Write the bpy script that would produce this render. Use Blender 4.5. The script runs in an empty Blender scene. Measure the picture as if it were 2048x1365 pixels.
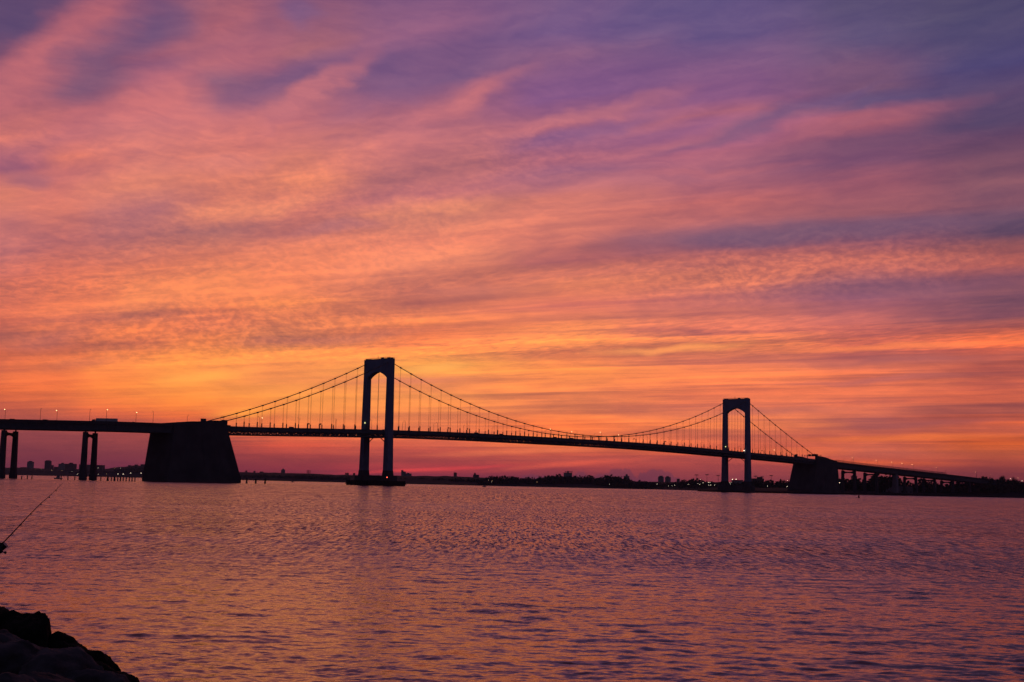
import bpy, bmesh, math, random
import numpy as np
from mathutils import Vector, noise as mnoise

random.seed(7)
S = bpy.context.scene
C = S.collection

# ------------------------------------------------------------------ camera
F_PX, PITCH, ROLL, CAM_H = 2520.4, 0.11371, 0.02153, 3.088      # focal length in pixels of a 2048 px wide frame
fw = np.array([0, math.cos(PITCH), math.sin(PITCH)])
up0 = np.array([0, -math.sin(PITCH), math.cos(PITCH)])
r0 = np.array([1.0, 0, 0])
cr, sr = math.cos(ROLL), math.sin(ROLL)
RIGHT = cr * r0 + sr * up0
UP = -sr * r0 + cr * up0
cam_d = bpy.data.cameras.new("camera")
cam = bpy.data.objects.new("camera", cam_d)
C.objects.link(cam)
from mathutils import Matrix
m = Matrix(((RIGHT[0], UP[0], -fw[0], 0), (RIGHT[1], UP[1], -fw[1], 0), (RIGHT[2], UP[2], -fw[2], CAM_H), (0, 0, 0, 1)))
cam.matrix_world = m
cam_d.sensor_width = 36
cam_d.lens = 36 * F_PX / 2048
cam_d.clip_start = 0.1
cam_d.clip_end = 80000
S.camera = cam
S.render.resolution_x, S.render.resolution_y = 1024, 682
S.view_settings.view_transform = 'Standard'
S.view_settings.look = 'None'
S.view_settings.exposure = 0
S.view_settings.gamma = 1

def ray(px, py):
    d = fw * F_PX + RIGHT * (px - 1024) - UP * (py - 682.5)
    return d
def W(px, py, Y):
    """world point seen in direction px,py at forward distance Y"""
    d = ray(px, py); t = Y / d[1]
    return (d[0] * t, Y, d[2] * t + CAM_H)
def col_x(px, Y):
    """world x of the shore position at forward distance Y near the waterline"""
    return W(px, 968 + (px - 1024) * 0.0215, Y)[0]

# ------------------------------------------------------------------ sky (world)
def lin(c):
    o = []
    for v in c:
        v = v / 255.0
        o.append(v / 12.92 if v <= 0.04045 else ((v + 0.055) / 1.055) ** 2.4)
    return tuple(o) + (1.0,)

world = bpy.data.worlds.new("World")
S.world = world
world.use_nodes = True
nt = world.node_tree
nt.nodes.clear()
L = nt.links
def N(t, **k):
    n = nt.nodes.new(t)
    for a, b in k.items(): setattr(n, a, b)
    return n
def setin(sock, v):
    if hasattr(v, 'is_output') or isinstance(v, bpy.types.NodeSocket): L.new(v, sock)
    else: sock.default_value = v
def mth(op, a, b=None, c=None, clamp=False):
    n = N('ShaderNodeMath', operation=op, use_clamp=clamp)
    setin(n.inputs[0], a)
    if b is not None: setin(n.inputs[1], b)
    if c is not None: setin(n.inputs[2], c)
    return n.outputs[0]
def smooth(x, lo, hi, a=0.0, b=1.0):
    n = N('ShaderNodeMapRange', interpolation_type='SMOOTHSTEP')
    setin(n.inputs['Value'], x)
    n.inputs['From Min'].default_value = lo; n.inputs['From Max'].default_value = hi
    n.inputs['To Min'].default_value = a; n.inputs['To Max'].default_value = b
    return n.outputs['Result']
def comb(x, y, z=0.0):
    n = N('ShaderNodeCombineXYZ'); setin(n.inputs[0], x); setin(n.inputs[1], y); setin(n.inputs[2], z)
    return n.outputs[0]
def noise(vec, scale=1.0, detail=4.0, rough=0.55, dist=0.0):
    n = N('ShaderNodeTexNoise', noise_dimensions='3D')
    L.new(vec, n.inputs['Vector'])
    n.inputs['Scale'].default_value = scale; n.inputs['Detail'].default_value = detail
    n.inputs['Roughness'].default_value = rough; n.inputs['Distortion'].default_value = dist
    return n.outputs[0]
def mixc(f, a, b, blend='MIX'):
    n = N('ShaderNodeMix', data_type='RGBA', blend_type=blend)
    n.clamp_factor = True
    setin(n.inputs[0], f); setin(n.inputs[6], a); setin(n.inputs[7], b)
    return n.outputs[2]

tc = N('ShaderNodeTexCoord')
sep = N('ShaderNodeSeparateXYZ')
L.new(tc.outputs['Generated'], sep.inputs[0])
X_, Y_, Z_ = sep.outputs
Zp = mth('MAXIMUM', Z_, 0.0)
az = mth('ARCTAN2', X_, Y_)
el = mth('ARCSINE', Z_)
AZ0 = math.radians(-62)
zc_ = mth('ADD', Zp, 0.012)
PX_ = mth('DIVIDE', X_, zc_); PY_ = mth('DIVIDE', Y_, zc_)
# u runs along the cloud streets, v across them
su, cu = math.sin(AZ0), math.cos(AZ0)
u_ = mth('ADD', mth('MULTIPLY', PX_, su), mth('MULTIPLY', PY_, cu))
v_ = mth('SUBTRACT', mth('MULTIPLY', PX_, cu), mth('MULTIPLY', PY_, su))
c_ = mth('DIVIDE', Zp, mth('MAXIMUM', mth('SUBTRACT', mth('MULTIPLY', X_, cu), mth('MULTIPLY', Y_, su)), 0.05))
CM = 1.0

# big soft warps so the colour bands wander like cloud
warp_n = noise(comb(mth('MULTIPLY', az, 5.0), mth('MULTIPLY', el, 22.0), 3.1), 1.0, 3.0, 0.5)
streak = noise(comb(mth('MULTIPLY', u_, 0.16), mth('MULTIPLY', v_, 1.15), 0.0), 1.0, 4.0, 0.55, 0.3)
c_w = mth('MULTIPLY', c_, mth('ADD', 1.0, mth('ADD', mth('MULTIPLY', mth('SUBTRACT', warp_n, 0.5), 0.10),
                                               mth('MULTIPLY', mth('SUBTRACT', streak, 0.5), 0.16))))
az_w = mth('ADD', az, mth('ADD', mth('MULTIPLY', mth('SUBTRACT', noise(comb(mth('MULTIPLY', az, 7.0), mth('MULTIPLY', el, 9.0), 9.0), 1.0, 4.0, 0.6), 0.5), 0.12),
                            mth('MULTIPLY', mth('SUBTRACT', streak, 0.5), 0.05)))

SKY = {
 20: [(0,100,72,115),(60,95,68,115),(110,130,80,115),(170,195,110,120),(210,190,105,118),(260,200,112,112),(300,175,100,120),(340,160,90,120),(400,225,130,110),(450,200,115,115),(500,200,115,115),(560,220,118,95),(600,215,115,88),(640,205,105,80),(680,165,90,85),(710,225,112,72),(740,190,90,78),(785,228,108,66),(805,175,82,75),(850,145,70,82),(900,125,62,80),(935,118,58,78)],
 150: [(0,150,90,120),(30,190,105,120),(80,165,98,120),(130,135,86,120),(180,138,88,121),(220,190,105,118),(260,190,108,120),(300,220,122,110),(350,200,112,115),(420,230,130,112),(480,205,115,112),(540,228,122,95),(600,235,128,85),(640,200,110,85),(660,235,128,80),(690,190,100,80),(730,240,125,72),(780,240,120,68),(810,190,90,72),(850,150,72,80),(900,128,62,80),(940,115,55,78)],
 282: [(0,140,88,125),(30,128,84,124),(70,130,86,124),(110,165,95,120),(140,150,90,124),(170,185,105,125),(250,205,120,125),(300,215,125,120),(370,235,140,115),(430,215,130,125),(480,205,120,115),(540,235,130,95),(590,255,150,90),(635,175,100,85),(660,250,140,80),(690,200,110,80),(730,255,150,75),(780,255,140,65),(820,225,100,70),(850,165,75,78),(900,135,65,80),(940,110,50,80)],
 420: [(0,170,100,120),(40,185,105,120),(90,170,100,122),(130,180,105,122),(170,132,88,126),(200,150,94,126),(230,190,110,125),(300,225,128,118),(370,240,140,112),(430,240,140,112),(470,205,125,115),(520,240,135,100),(580,255,150,90),(620,240,135,85),(650,215,120,85),(680,235,135,78),(720,255,160,75),(760,255,165,70),(800,255,140,60),(830,240,110,65),(850,190,85,75),(880,140,66,78),(915,145,64,78),(940,125,56,76)],
 562: [(0,140,90,130),(60,160,98,125),(100,175,105,120),(140,135,88,130),(165,128,86,128),(190,165,100,125),(250,210,120,125),(310,230,135,115),(370,245,145,110),(420,235,135,115),(470,200,115,110),(500,245,140,105),(560,255,145,95),(600,255,150,85),(640,225,130,85),(680,190,115,85),(710,255,160,80),(760,235,140,85),(790,255,170,75),(830,255,160,80),(868,240,120,78),(890,225,95,75),(908,175,75,78),(920,150,66,76),(938,140,58,76),(950,120,52,74)],
 852: [(0,140,95,140),(60,155,100,140),(100,125,86,135),(160,122,86,135),(190,165,100,130),(240,195,115,130),(300,205,120,125),(350,200,118,120),(390,215,125,125),(430,240,145,115),(480,235,135,110),(530,245,145,110),(570,205,115,95),(600,190,105,90),(640,250,145,85),(670,240,130,80),(700,255,150,80),(740,255,185,80),(760,230,135,90),(790,255,165,85),(830,250,150,85),(885,240,120,85),(900,200,92,82),(915,180,80,80),(928,165,70,78),(937,200,74,80),(943,165,64,78),(952,132,56,78)],
 1142: [(0,125,95,145),(60,120,90,145),(100,150,100,140),(150,145,95,145),(190,140,90,145),(230,185,110,135),(250,200,115,130),(270,150,95,140),(320,190,110,130),(350,170,105,135),(400,225,130,115),(440,220,125,110),(500,200,110,105),(530,195,105,105),(570,235,135,95),(610,230,125,100),(650,240,140,90),(680,255,160,85),(710,245,140,85),(740,255,155,80),(790,240,140,85),(820,245,145,85),(850,250,130,75),(890,255,140,80),(910,215,100,80),(922,185,88,85),(930,215,90,80),(938,165,72,80),(955,128,60,80)],
 1432: [(0,100,85,140),(60,105,85,140),(100,125,90,140),(150,135,90,140),(200,140,88,140),(240,190,110,130),(260,150,92,140),(300,185,105,130),(350,165,98,125),(400,205,110,110),(430,190,105,110),(470,140,90,120),(490,135,88,120),(520,200,110,105),(560,230,130,100),(600,190,108,105),(650,205,112,95),(690,255,150,85),(720,215,120,90),(760,250,140,85),(790,235,125,85),(820,200,110,90),(850,255,145,85),(880,225,115,85),(903,240,115,75),(915,205,95,82),(930,185,85,82),(955,150,70,80)],
 1732: [(0,80,72,120),(60,92,80,128),(120,120,85,125),(170,125,85,120),(190,95,75,125),(210,105,78,125),(235,185,100,115),(270,135,80,115),(330,130,78,115),(360,165,90,110),(420,155,88,105),(450,125,82,115),(490,155,90,110),(530,205,110,100),(560,160,95,110),(590,140,85,115),(630,175,95,100),(680,215,110,85),(720,175,95,90),(750,245,130,85),(790,210,110,85),(820,215,115,90),(850,165,90,90),(880,235,120,80),(910,170,90,90),(925,235,110,70),(940,160,75,80),(965,140,68,75)],
 2016: [(0,78,72,115),(60,78,70,118),(120,82,72,125),(180,95,72,115),(230,90,68,110),(280,110,70,105),(330,130,80,105),(400,135,82,105),(440,110,78,108),(480,95,65,100),(500,160,90,95),(530,185,95,90),(560,135,78,98),(600,120,72,95),(630,135,75,90),(675,235,115,70),(695,180,85,75),(730,175,85,75),(770,190,92,78),(800,205,100,75),(820,150,78,80),(840,215,100,65),(860,160,80,78),(880,235,110,50),(905,165,82,65),(925,180,85,72),(950,130,60,70),(970,115,55,68)],
}
def sky_c(px, py):
    d = ray(px, py); d = d / np.linalg.norm(d)
    a = math.atan2(d[0], d[1])
    return a, max(d[2], 0.0) / (d[0] * cu - d[1] * su)
keys = sorted(SKY)
base = None; prev = None
for k in keys:
    rmp = N('ShaderNodeValToRGB')
    cr_ = rmp.color_ramp
    st = sorted([(sky_c(k, y)[1] / CM, (r, g, b)) for (y, r, g, b) in SKY[k]])
    cr_.elements[0].position = st[0][0]; cr_.elements[0].color = lin(st[0][1])
    cr_.elements[1].position = st[-1][0]; cr_.elements[1].color = lin(st[-1][1])
    for p, c in st[1:-1]:
        e = cr_.elements.new(p); e.color = lin(c)
    L.new(c_w, rmp.inputs[0])
    a_k = sky_c(k, 480)[0]
    if base is None: base = rmp.outputs[0]
    else: base = mixc(smooth(az_w, prev, a_k), base, rmp.outputs[0])
    prev = a_k

# finer cloud structure: streets, wisps and mackerel ripples
def shade(col, n, lo, hi, dark, bright, amt):
    f = smooth(n, lo, hi)
    mul = mixc(f, dark + (1,), bright + (1,))
    return mixc(amt, col, mixc(1.0, col, mul, 'MULTIPLY'))
fine = noise(comb(mth('MULTIPLY', u_, 0.45), mth('MULTIPLY', v_, 2.9), 5.0), 1.0, 4.5, 0.6, 0.6)
AZ1 = math.radians(-28)
s1, c1 = math.sin(AZ1), math.cos(AZ1)
u1 = mth('ADD', mth('MULTIPLY', PX_, s1), mth('MULTIPLY', PY_, c1))
v1 = mth('SUBTRACT', mth('MULTIPLY', PX_, c1), mth('MULTIPLY', PY_, s1))
wisp = noise(comb(mth('MULTIPLY', u1, 0.55), mth('MULTIPLY', v1, 2.2), 8.0), 1.0, 5.0, 0.55, 0.8)
mack = noise(comb(mth('MULTIPLY', u1, 7.0), mth('MULTIPLY', v1, 16.0), 1.0), 1.0, 3.0, 0.6, 0.5)
mmask = smooth(noise(comb(mth('MULTIPLY', u_, 0.12), mth('MULTIPLY', v_, 0.6), 21.0), 1.0, 2.0, 0.5), 0.42, 0.62)
mmask = mth('MULTIPLY', mmask, mth('MULTIPLY', smooth(el, 0.07, 0.11), smooth(el, 0.30, 0.20)))
col = shade(base, streak, 0.32, 0.68, (0.80, 0.78, 0.90), (1.16, 1.14, 1.02), smooth(el, 0.01, 0.10, 0.25, 0.75))
col = shade(col, fine, 0.30, 0.70, (0.80, 0.80, 0.92), (1.15, 1.13, 1.03), smooth(el, 0.015, 0.12, 0.15, 0.8))
col = shade(col, wisp, 0.30, 0.70, (0.84, 0.84, 0.95), (1.13, 1.10, 1.02), smooth(el, 0.10, 0.22))
col = shade(col, mack, 0.30, 0.70, (0.74, 0.76, 0.92), (1.18, 1.16, 1.02), mth('MULTIPLY', mmask, 0.9))

# long level bands low in the sky, closing up with distance
bands = noise(comb(mth('MULTIPLY', az, 3.2), mth('MULTIPLY', c_w, 84.0), 40.0), 1.0, 4.0, 0.6, 0.2)
bm_ = mth('MULTIPLY', mth('MULTIPLY', smooth(el, 0.012, 0.035), smooth(el, 0.19, 0.10)), smooth(az, -0.30, 0.12, 0.35, 0.95))
col = shade(col, bands, 0.36, 0.64, (0.64, 0.60, 0.92), (1.22, 1.20, 0.96), bm_)
# individual wisps of cirrus: (end a, end b, half width, colour, strength), given as sky directions
def sky_ae(px, py):
    d = ray(px, py); d = d / np.linalg.norm(d); return math.atan2(d[0], d[1]), math.asin(d[2])
ae = comb(az, el, 0.0)
def nvec(sx, sy, z, det):
    n = N('ShaderNodeTexNoise', noise_dimensions='3D'); L.new(comb(mth('MULTIPLY', az, sx), mth('MULTIPLY', el, sy), z), n.inputs['Vector'])
    n.inputs['Scale'].default_value = 1.0; n.inputs['Detail'].default_value = det; n.inputs['Roughness'].default_value = 0.6
    o = N('ShaderNodeVectorMath', operation='SUBTRACT'); L.new(n.outputs['Color'], o.inputs[0]); o.inputs[1].default_value = (0.5, 0.5, 0.5); return o.outputs[0]
def vscale(v, k):
    o = N('ShaderNodeVectorMath', operation='MULTIPLY'); L.new(v, o.inputs[0]); o.inputs[1].default_value = k; return o.outputs[0]
def vadd(a, b):
    o = N('ShaderNodeVectorMath', operation='ADD'); L.new(a, o.inputs[0]); L.new(b, o.inputs[1]); return o.outputs[0]
wk = smooth(el, 0.03, 0.22, 0.18, 1.0)
def vmulf(v, f):
    o = N('ShaderNodeVectorMath', operation='SCALE'); L.new(v, o.inputs[0]); L.new(f, o.inputs['Scale']); return o.outputs[0]
wv = vadd(ae, vmulf(vadd(vscale(nvec(9, 14, 1.5, 3), (0.10, 0.035, 0)), vscale(nvec(34, 70, 7.5, 3), (0.024, 0.008, 0))), wk))
def stroke(col, a, b, w, c, k, soft=1.0):
    a0, e0 = sky_ae(*a); a1, e1 = sky_ae(*b); ln = math.hypot(a1 - a0, e1 - e0) / 2; ww = w / F_PX
    mp = N('ShaderNodeMapping', vector_type='TEXTURE'); L.new(wv, mp.inputs['Vector'])
    mp.inputs['Location'].default_value = ((a0 + a1) / 2, (e0 + e1) / 2, 0); mp.inputs['Rotation'].default_value = (0, 0, math.atan2(e1 - e0, a1 - a0))
    mp.inputs['Scale'].default_value = (ln, ww, 1)
    ln_ = N('ShaderNodeVectorMath', operation='LENGTH'); L.new(mp.outputs[0], ln_.inputs[0])
    return mixc(smooth(ln_.outputs['Value'], 1.45, 0.1, 0.0, k), col, lin(c))
STROKES = [
 ((180, 800), (980, 745), 55, (255, 166, 76), .45),
 ((-60, 60), (110, -20), 70, (92, 68, 114), .5),
 ((-20, 200), (250, 15), 55, (200, 108, 118), .8),
 ((140, 200), (230, 60), 50, (124, 84, 122), .4),
 ((190, 110), (370, 5), 40, (110, 82, 128), .4),
 ((230, 250), (380, 180), 40, (222, 122, 122), .6),
 ((370, 120), (560, 95), 38, (180, 100, 122), .6),
 ((400, 205), (680, 120), 26, (128, 86, 130), .55),
 ((480, 245), (750, 110), 24, (205, 118, 128), .75),
 ((560, 35), (660, 30), 35, (118, 88, 140), .6),
 ((620, 240), (1010, 85), 36, (136, 90, 134), .6),
 ((820, 240), (1060, 150), 24, (208, 118, 126), .8),
 ((0, 345), (100, 350), 16, (160, 95, 120), .6),
 ((960, 280), (1360, 182), 15, (208, 122, 132), .55),
 ((1060, 290), (1330, 215), 14, (148, 94, 140), .7),
 ((1150, 312), (1640, 218), 15, (196, 112, 128), .55),
 ((1340, 290), (1780, 165), 15, (112, 82, 130), .75),
 ((1500, 285), (1980, 188), 15, (168, 95, 118), .6),
 ((1600, 160), (1760, 120), 30, (128, 86, 122), .4),
 ((1500, 300), (2048, 260), 20, (118, 74, 110), .5),
 ((300, 330), (520, 300), 22, (225, 135, 128), .4),
 ((340, 425), (620, 385), 22, (252, 150, 112), .7),
 ((560, 465), (760, 440), 14, (195, 118, 122), .6),
 ((700, 425), (1024, 405), 16, (246, 148, 112), .6),
 ((1000, 355), (1260, 345), 12, (185, 110, 128), .6),
 ((1250, 345), (1620, 325), 10, (196, 108, 120), .5),
 ((1280, 480), (2048, 425), 22, (128, 86, 116), .75),
 ((1420, 530), (1980, 520), 22, (225, 122, 102), .6),
 ((1500, 585), (2048, 570), 18, (142, 86, 108), .65),
 ((820, 590), (1100, 570), 18, (196, 112, 98), .7),
 ((450, 690), (820, 665), 11, (186, 108, 90), .7),
 ((20, 690), (200, 660), 20, (178, 100, 92), .6),
 ((60, 735), (260, 715), 10, (190, 104, 82), .5),
 ((320, 768), (500, 745), 12, (255, 176, 78), .8),
 ((430, 835), (560, 822), 12, (255, 168, 70), .8),
 ((790, 742), (940, 730), 9, (255, 184, 86), .8),
 ((700, 765), (930, 758), 7, (222, 132, 96), .7),
 ((1180, 705), (1480, 690), 8, (255, 166, 88), .7),
 ((1500, 705), (2048, 682), 6, (242, 132, 78), .75),
 ((1500, 730), (2048, 712), 9, (172, 94, 92), .6),
 ((1540, 770), (1960, 748), 7, (180, 98, 96), .6),
 ((1380, 830), (1700, 815), 8, (186, 104, 92), .7),
 ((1640, 858), (2048, 838), 7, (160, 84, 88), .7),
 ((1560, 880), (2048, 872), 7, (240, 124, 66), .7),
 ((1480, 905), (1720, 905), 8, (240, 122, 74), .5),
 ((860, 912), (1200, 898), 6, (250, 134, 88), .6),
 ((1000, 940), (1300, 915), 6, (244, 108, 84), .7),
 ((690, 945), (1020, 932), 4, (235, 80, 82), .85),
 ((560, 900), (740, 905), 6, (214, 98, 80), .5),
]
for st_ in STROKES: col = stroke(col, *st_)
# rippled fields
rv = N('ShaderNodeMapping', vector_type='POINT'); L.new(vadd(ae, vscale(nvec(9, 14, 1.5, 2), (0.03, 0.015, 0))), rv.inputs['Vector'])
rv.inputs['Rotation'].default_value = (0, 0, -0.35); rv.inputs['Scale'].default_value = (130.0, 250.0, 1)
rip = noise(rv.outputs[0], 1.0, 2.5, 0.6, 0.0)
def field(a, b, w):
    a0, e0 = sky_ae(*a); a1, e1 = sky_ae(*b)
    mp = N('ShaderNodeMapping', vector_type='TEXTURE'); L.new(wv, mp.inputs['Vector'])
    mp.inputs['Location'].default_value = ((a0 + a1) / 2, (e0 + e1) / 2, 0); mp.inputs['Rotation'].default_value = (0, 0, math.atan2(e1 - e0, a1 - a0))
    mp.inputs['Scale'].default_value = (math.hypot(a1 - a0, e1 - e0) / 2, w / F_PX, 1)
    ln_ = N('ShaderNodeVectorMath', operation='LENGTH'); L.new(mp.outputs[0], ln_.inputs[0])
    return smooth(ln_.outputs['Value'], 1.4, 0.3)
f_all = mth('MAXIMUM', mth('MAXIMUM', field((1200, 560), (2100, 490), 75), field((-60, 670), (860, 640), 70)), mth('MULTIPLY', field((900, 330), (1250, 290), 70), 0.5))
f_all = mth('MAXIMUM', f_all, mth('MULTIPLY', field((0, 480), (1100, 420), 170), 0.45))
col = shade(col, rip, 0.34, 0.66, (0.74, 0.73, 0.90), (1.16, 1.13, 1.02), mth('MULTIPLY', f_all, 0.85))
# thin veil texture everywhere
veil = noise(vscale(wv, (26.0, 120.0, 1)), 1.0, 4.5, 0.65, 0.3)
col = shade(col, veil, 0.32, 0.68, (0.88, 0.87, 0.95), (1.09, 1.08, 1.02), 0.8)

# low grey cloud bank on the horizon
bank = noise(comb(mth('MULTIPLY', az, 38.0), 0.0, 2.0), 1.0, 4.0, 0.6)
bank_h = mth('MULTIPLY', smooth(bank, 0.30, 0.62, 0.002, 0.0165), mth('MULTIPLY', smooth(az, -0.03, 0.09, 0.35, 1.0), mth('MULTIPLY', smooth(az, -0.05, 0.0), smooth(az, 0.165, 0.115))))
bank_m = mth('MULTIPLY', smooth(mth('SUBTRACT', bank_h, Z_), -0.0006, 0.0012), 0.65)
col = mixc(bank_m, col, lin((112, 62, 86)))
col = mixc(1.0, col, mixc(smooth(el, 0.20, 0.10), (0.94, 0.89, 0.86, 1), (1.10, 0.92, 0.98, 1)), 'MULTIPLY')

# the rest of the dusk sky: zenith and the east behind the camera go dim and blue
nis = N('ShaderNodeTexSky', sky_type='NISHITA')
nis.sun_disc = False
nis.sun_elevation = math.radians(-1.5)
nis.sun_rotation = math.radians(-13)
nis_c = mixc(1.0, nis.outputs[0], (0.05, 0.05, 0.05, 1), 'MULTIPLY')
el_f = smooth(el, 0.30, 0.75)
hi_c = mixc(smooth(el, 0.4, 1.1), lin((98, 66, 98)), lin((50, 44, 70)))
hi_c = shade(hi_c, wisp, 0.35, 0.65, (0.75, 0.75, 0.9), (1.35, 1.15, 1.05), 0.8)
col = mixc(el_f, col, hi_c)
east_c = mixc(smooth(el, 0.0, 0.5), lin((46, 38, 58)), lin((30, 34, 58)))
absaz = mth('ABSOLUTE', az)
col = mixc(smooth(absaz, 0.45, 1.45), col, east_c)
col = mixc(1.0, col, nis_c, 'ADD')
below = mixc(smooth(Z_, -0.02, 0.0), (0.02, 0.012, 0.018, 1), col)
bg = N('ShaderNodeBackground'); L.new(below, bg.inputs[0]); bg.inputs[1].default_value = 1.0
wo = N('ShaderNodeOutputWorld'); L.new(bg.outputs[0], wo.inputs[0])

# sun already at the horizon, spread wide by the cloud: only a trace of warm direct light is left
sun_d = bpy.data.lights.new("sun", 'SUN'); sun_d.energy = 0.006; sun_d.angle = math.radians(12); sun_d.color = (1.0, 0.5, 0.25)
sun = bpy.data.objects.new("sun", sun_d); C.objects.link(sun)
sun.rotation_euler = Vector((-math.sin(math.radians(-11)), -math.cos(math.radians(-11)), -math.tan(math.radians(2.0)))).to_track_quat('-Z', 'Y').to_euler()

# ------------------------------------------------------------------ helpers
def mat(name, color, rough=0.8, var=0.25, scale=0.5, metal=0.0, bump=0.0, bscale=2.0):
    m = bpy.data.materials.new(name); m.use_nodes = True
    t = m.node_tree; b = t.nodes['Principled BSDF']
    b.inputs['Roughness'].default_value = rough; b.inputs['Metallic'].default_value = metal
    b.inputs['Specular IOR Level'].default_value = 0.5 if rough < 0.7 else 0.06
    g = t.nodes.new('ShaderNodeNewGeometry')
    n = t.nodes.new('ShaderNodeTexNoise'); n.inputs['Scale'].default_value = scale; n.inputs['Detail'].default_value = 5
    t.links.new(g.outputs['Position'], n.inputs['Vector'])
    r = t.nodes.new('ShaderNodeMapRange'); r.inputs['From Min'].default_value = 0.3; r.inputs['From Max'].default_value = 0.7
    r.inputs['To Min'].default_value = 1 - var; r.inputs['To Max'].default_value = 1 + var
    t.links.new(n.outputs[0], r.inputs[0])
    x = t.nodes.new('ShaderNodeVectorMath'); x.operation = 'SCALE'; x.inputs[0].default_value = color[:3]
    t.links.new(r.outputs[0], x.inputs['Scale']); t.links.new(x.outputs[0], b.inputs['Base Color'])
    if bump:
        n2 = t.nodes.new('ShaderNodeTexNoise'); n2.inputs['Scale'].default_value = bscale; n2.inputs['Detail'].default_value = 8
        t.links.new(g.outputs['Position'], n2.inputs['Vector'])
        bp_ = t.nodes.new('ShaderNodeBump'); bp_.inputs['Strength'].default_value = 1.0; bp_.inputs['Distance'].default_value = bump
        t.links.new(n2.outputs[0], bp_.inputs['Height']); t.links.new(bp_.outputs[0], b.inputs['Normal'])
    return m
def emit(name, color, strength):
    m = bpy.data.materials.new(name); m.use_nodes = True
    t = m.node_tree; b = t.nodes['Principled BSDF']
    b.inputs['Base Color'].default_value = (0.3, 0.3, 0.3, 1)
    b.inputs['Emission Color'].default_value = color + (1,)
    b.inputs['Emission Strength'].default_value = strength
    return m

M = dict(
    paint=mat('tower_paint', (0.24, 0.28, 0.40), 0.75, 0.12, 0.15),
    steel=mat('dark_steel', (0.10, 0.11, 0.13), 0.6, 0.2, 0.3),
    cable=mat('cable_steel', (0.14, 0.13, 0.13), 0.6, 0.1, 0.3),
    concrete=mat('concrete', (0.12, 0.105, 0.11), 0.9, 0.22, 0.09, bump=0.05, bscale=0.8),
    pale_concrete=mat('pale_concrete', (0.36, 0.31, 0.34), 0.9, 0.15, 0.09),
    asphalt=mat('asphalt', (0.05, 0.05, 0.05), 0.9, 0.2, 0.5),
    timber=mat('wet_timber', (0.07, 0.05, 0.04), 0.8, 0.3, 1.0),
    rock=mat('granite_rock', (0.105, 0.085, 0.085), 0.9, 0.5, 3.5, bump=0.08, bscale=6),
    weed=mat('weedy_rock', (0.026, 0.021, 0.015), 0.9, 0.5, 3.0, bump=0.08, bscale=9),
    bank=mat('mud_bank', (0.05, 0.045, 0.04), 0.9, 0.3, 1.0),
    land=mat('shore_ground', (0.028, 0.028, 0.022), 0.95, 0.3, 0.01),
    leaf=mat('foliage', (0.05, 0.065, 0.03), 0.9, 0.4, 0.08),
    bark=mat('bark', (0.09, 0.07, 0.05), 0.9, 0.3, 0.5),
    brick=mat('brick_wall', (0.22, 0.14, 0.12), 0.9, 0.15, 0.05),
    pale_wall=mat('pale_wall', (0.38, 0.34, 0.32), 0.9, 0.12, 0.05),
    roof=mat('roof_felt', (0.07, 0.07, 0.08), 0.9, 0.2, 0.1),
    glass=mat('dark_window', (0.03, 0.035, 0.045), 0.15, 0.1, 0.2),
    white=mat('white_paint', (0.6, 0.6, 0.62), 0.5, 0.08, 0.3),
    black=mat('black_plastic', (0.02, 0.02, 0.022), 0.4, 0.1, 0.5),
    carpaint=mat('dark_car_paint', (0.08, 0.08, 0.10), 0.35, 0.05, 0.5),
    rubber=mat('rubber', (0.02, 0.02, 0.02), 0.9, 0.1, 1.0),
    red=mat('red_paint', (0.35, 0.04, 0.03), 0.5, 0.1, 1.0),
    warm_lamp=emit('sodium_lamp', (1.0, 0.50, 0.22), 5.0),
    white_lamp=emit('white_lamp', (1.0, 0.80, 0.55), 5.0),
    off_lamp=mat('unlit_lamp', (0.4, 0.38, 0.35), 0.4, 0.05, 1.0),
    green_lamp=emit('greenish_lamp', (0.85, 0.80, 0.30), 1.6),
    red_lamp=emit('red_lamp', (1.0, 0.10, 0.06), 6.0),
)

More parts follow.
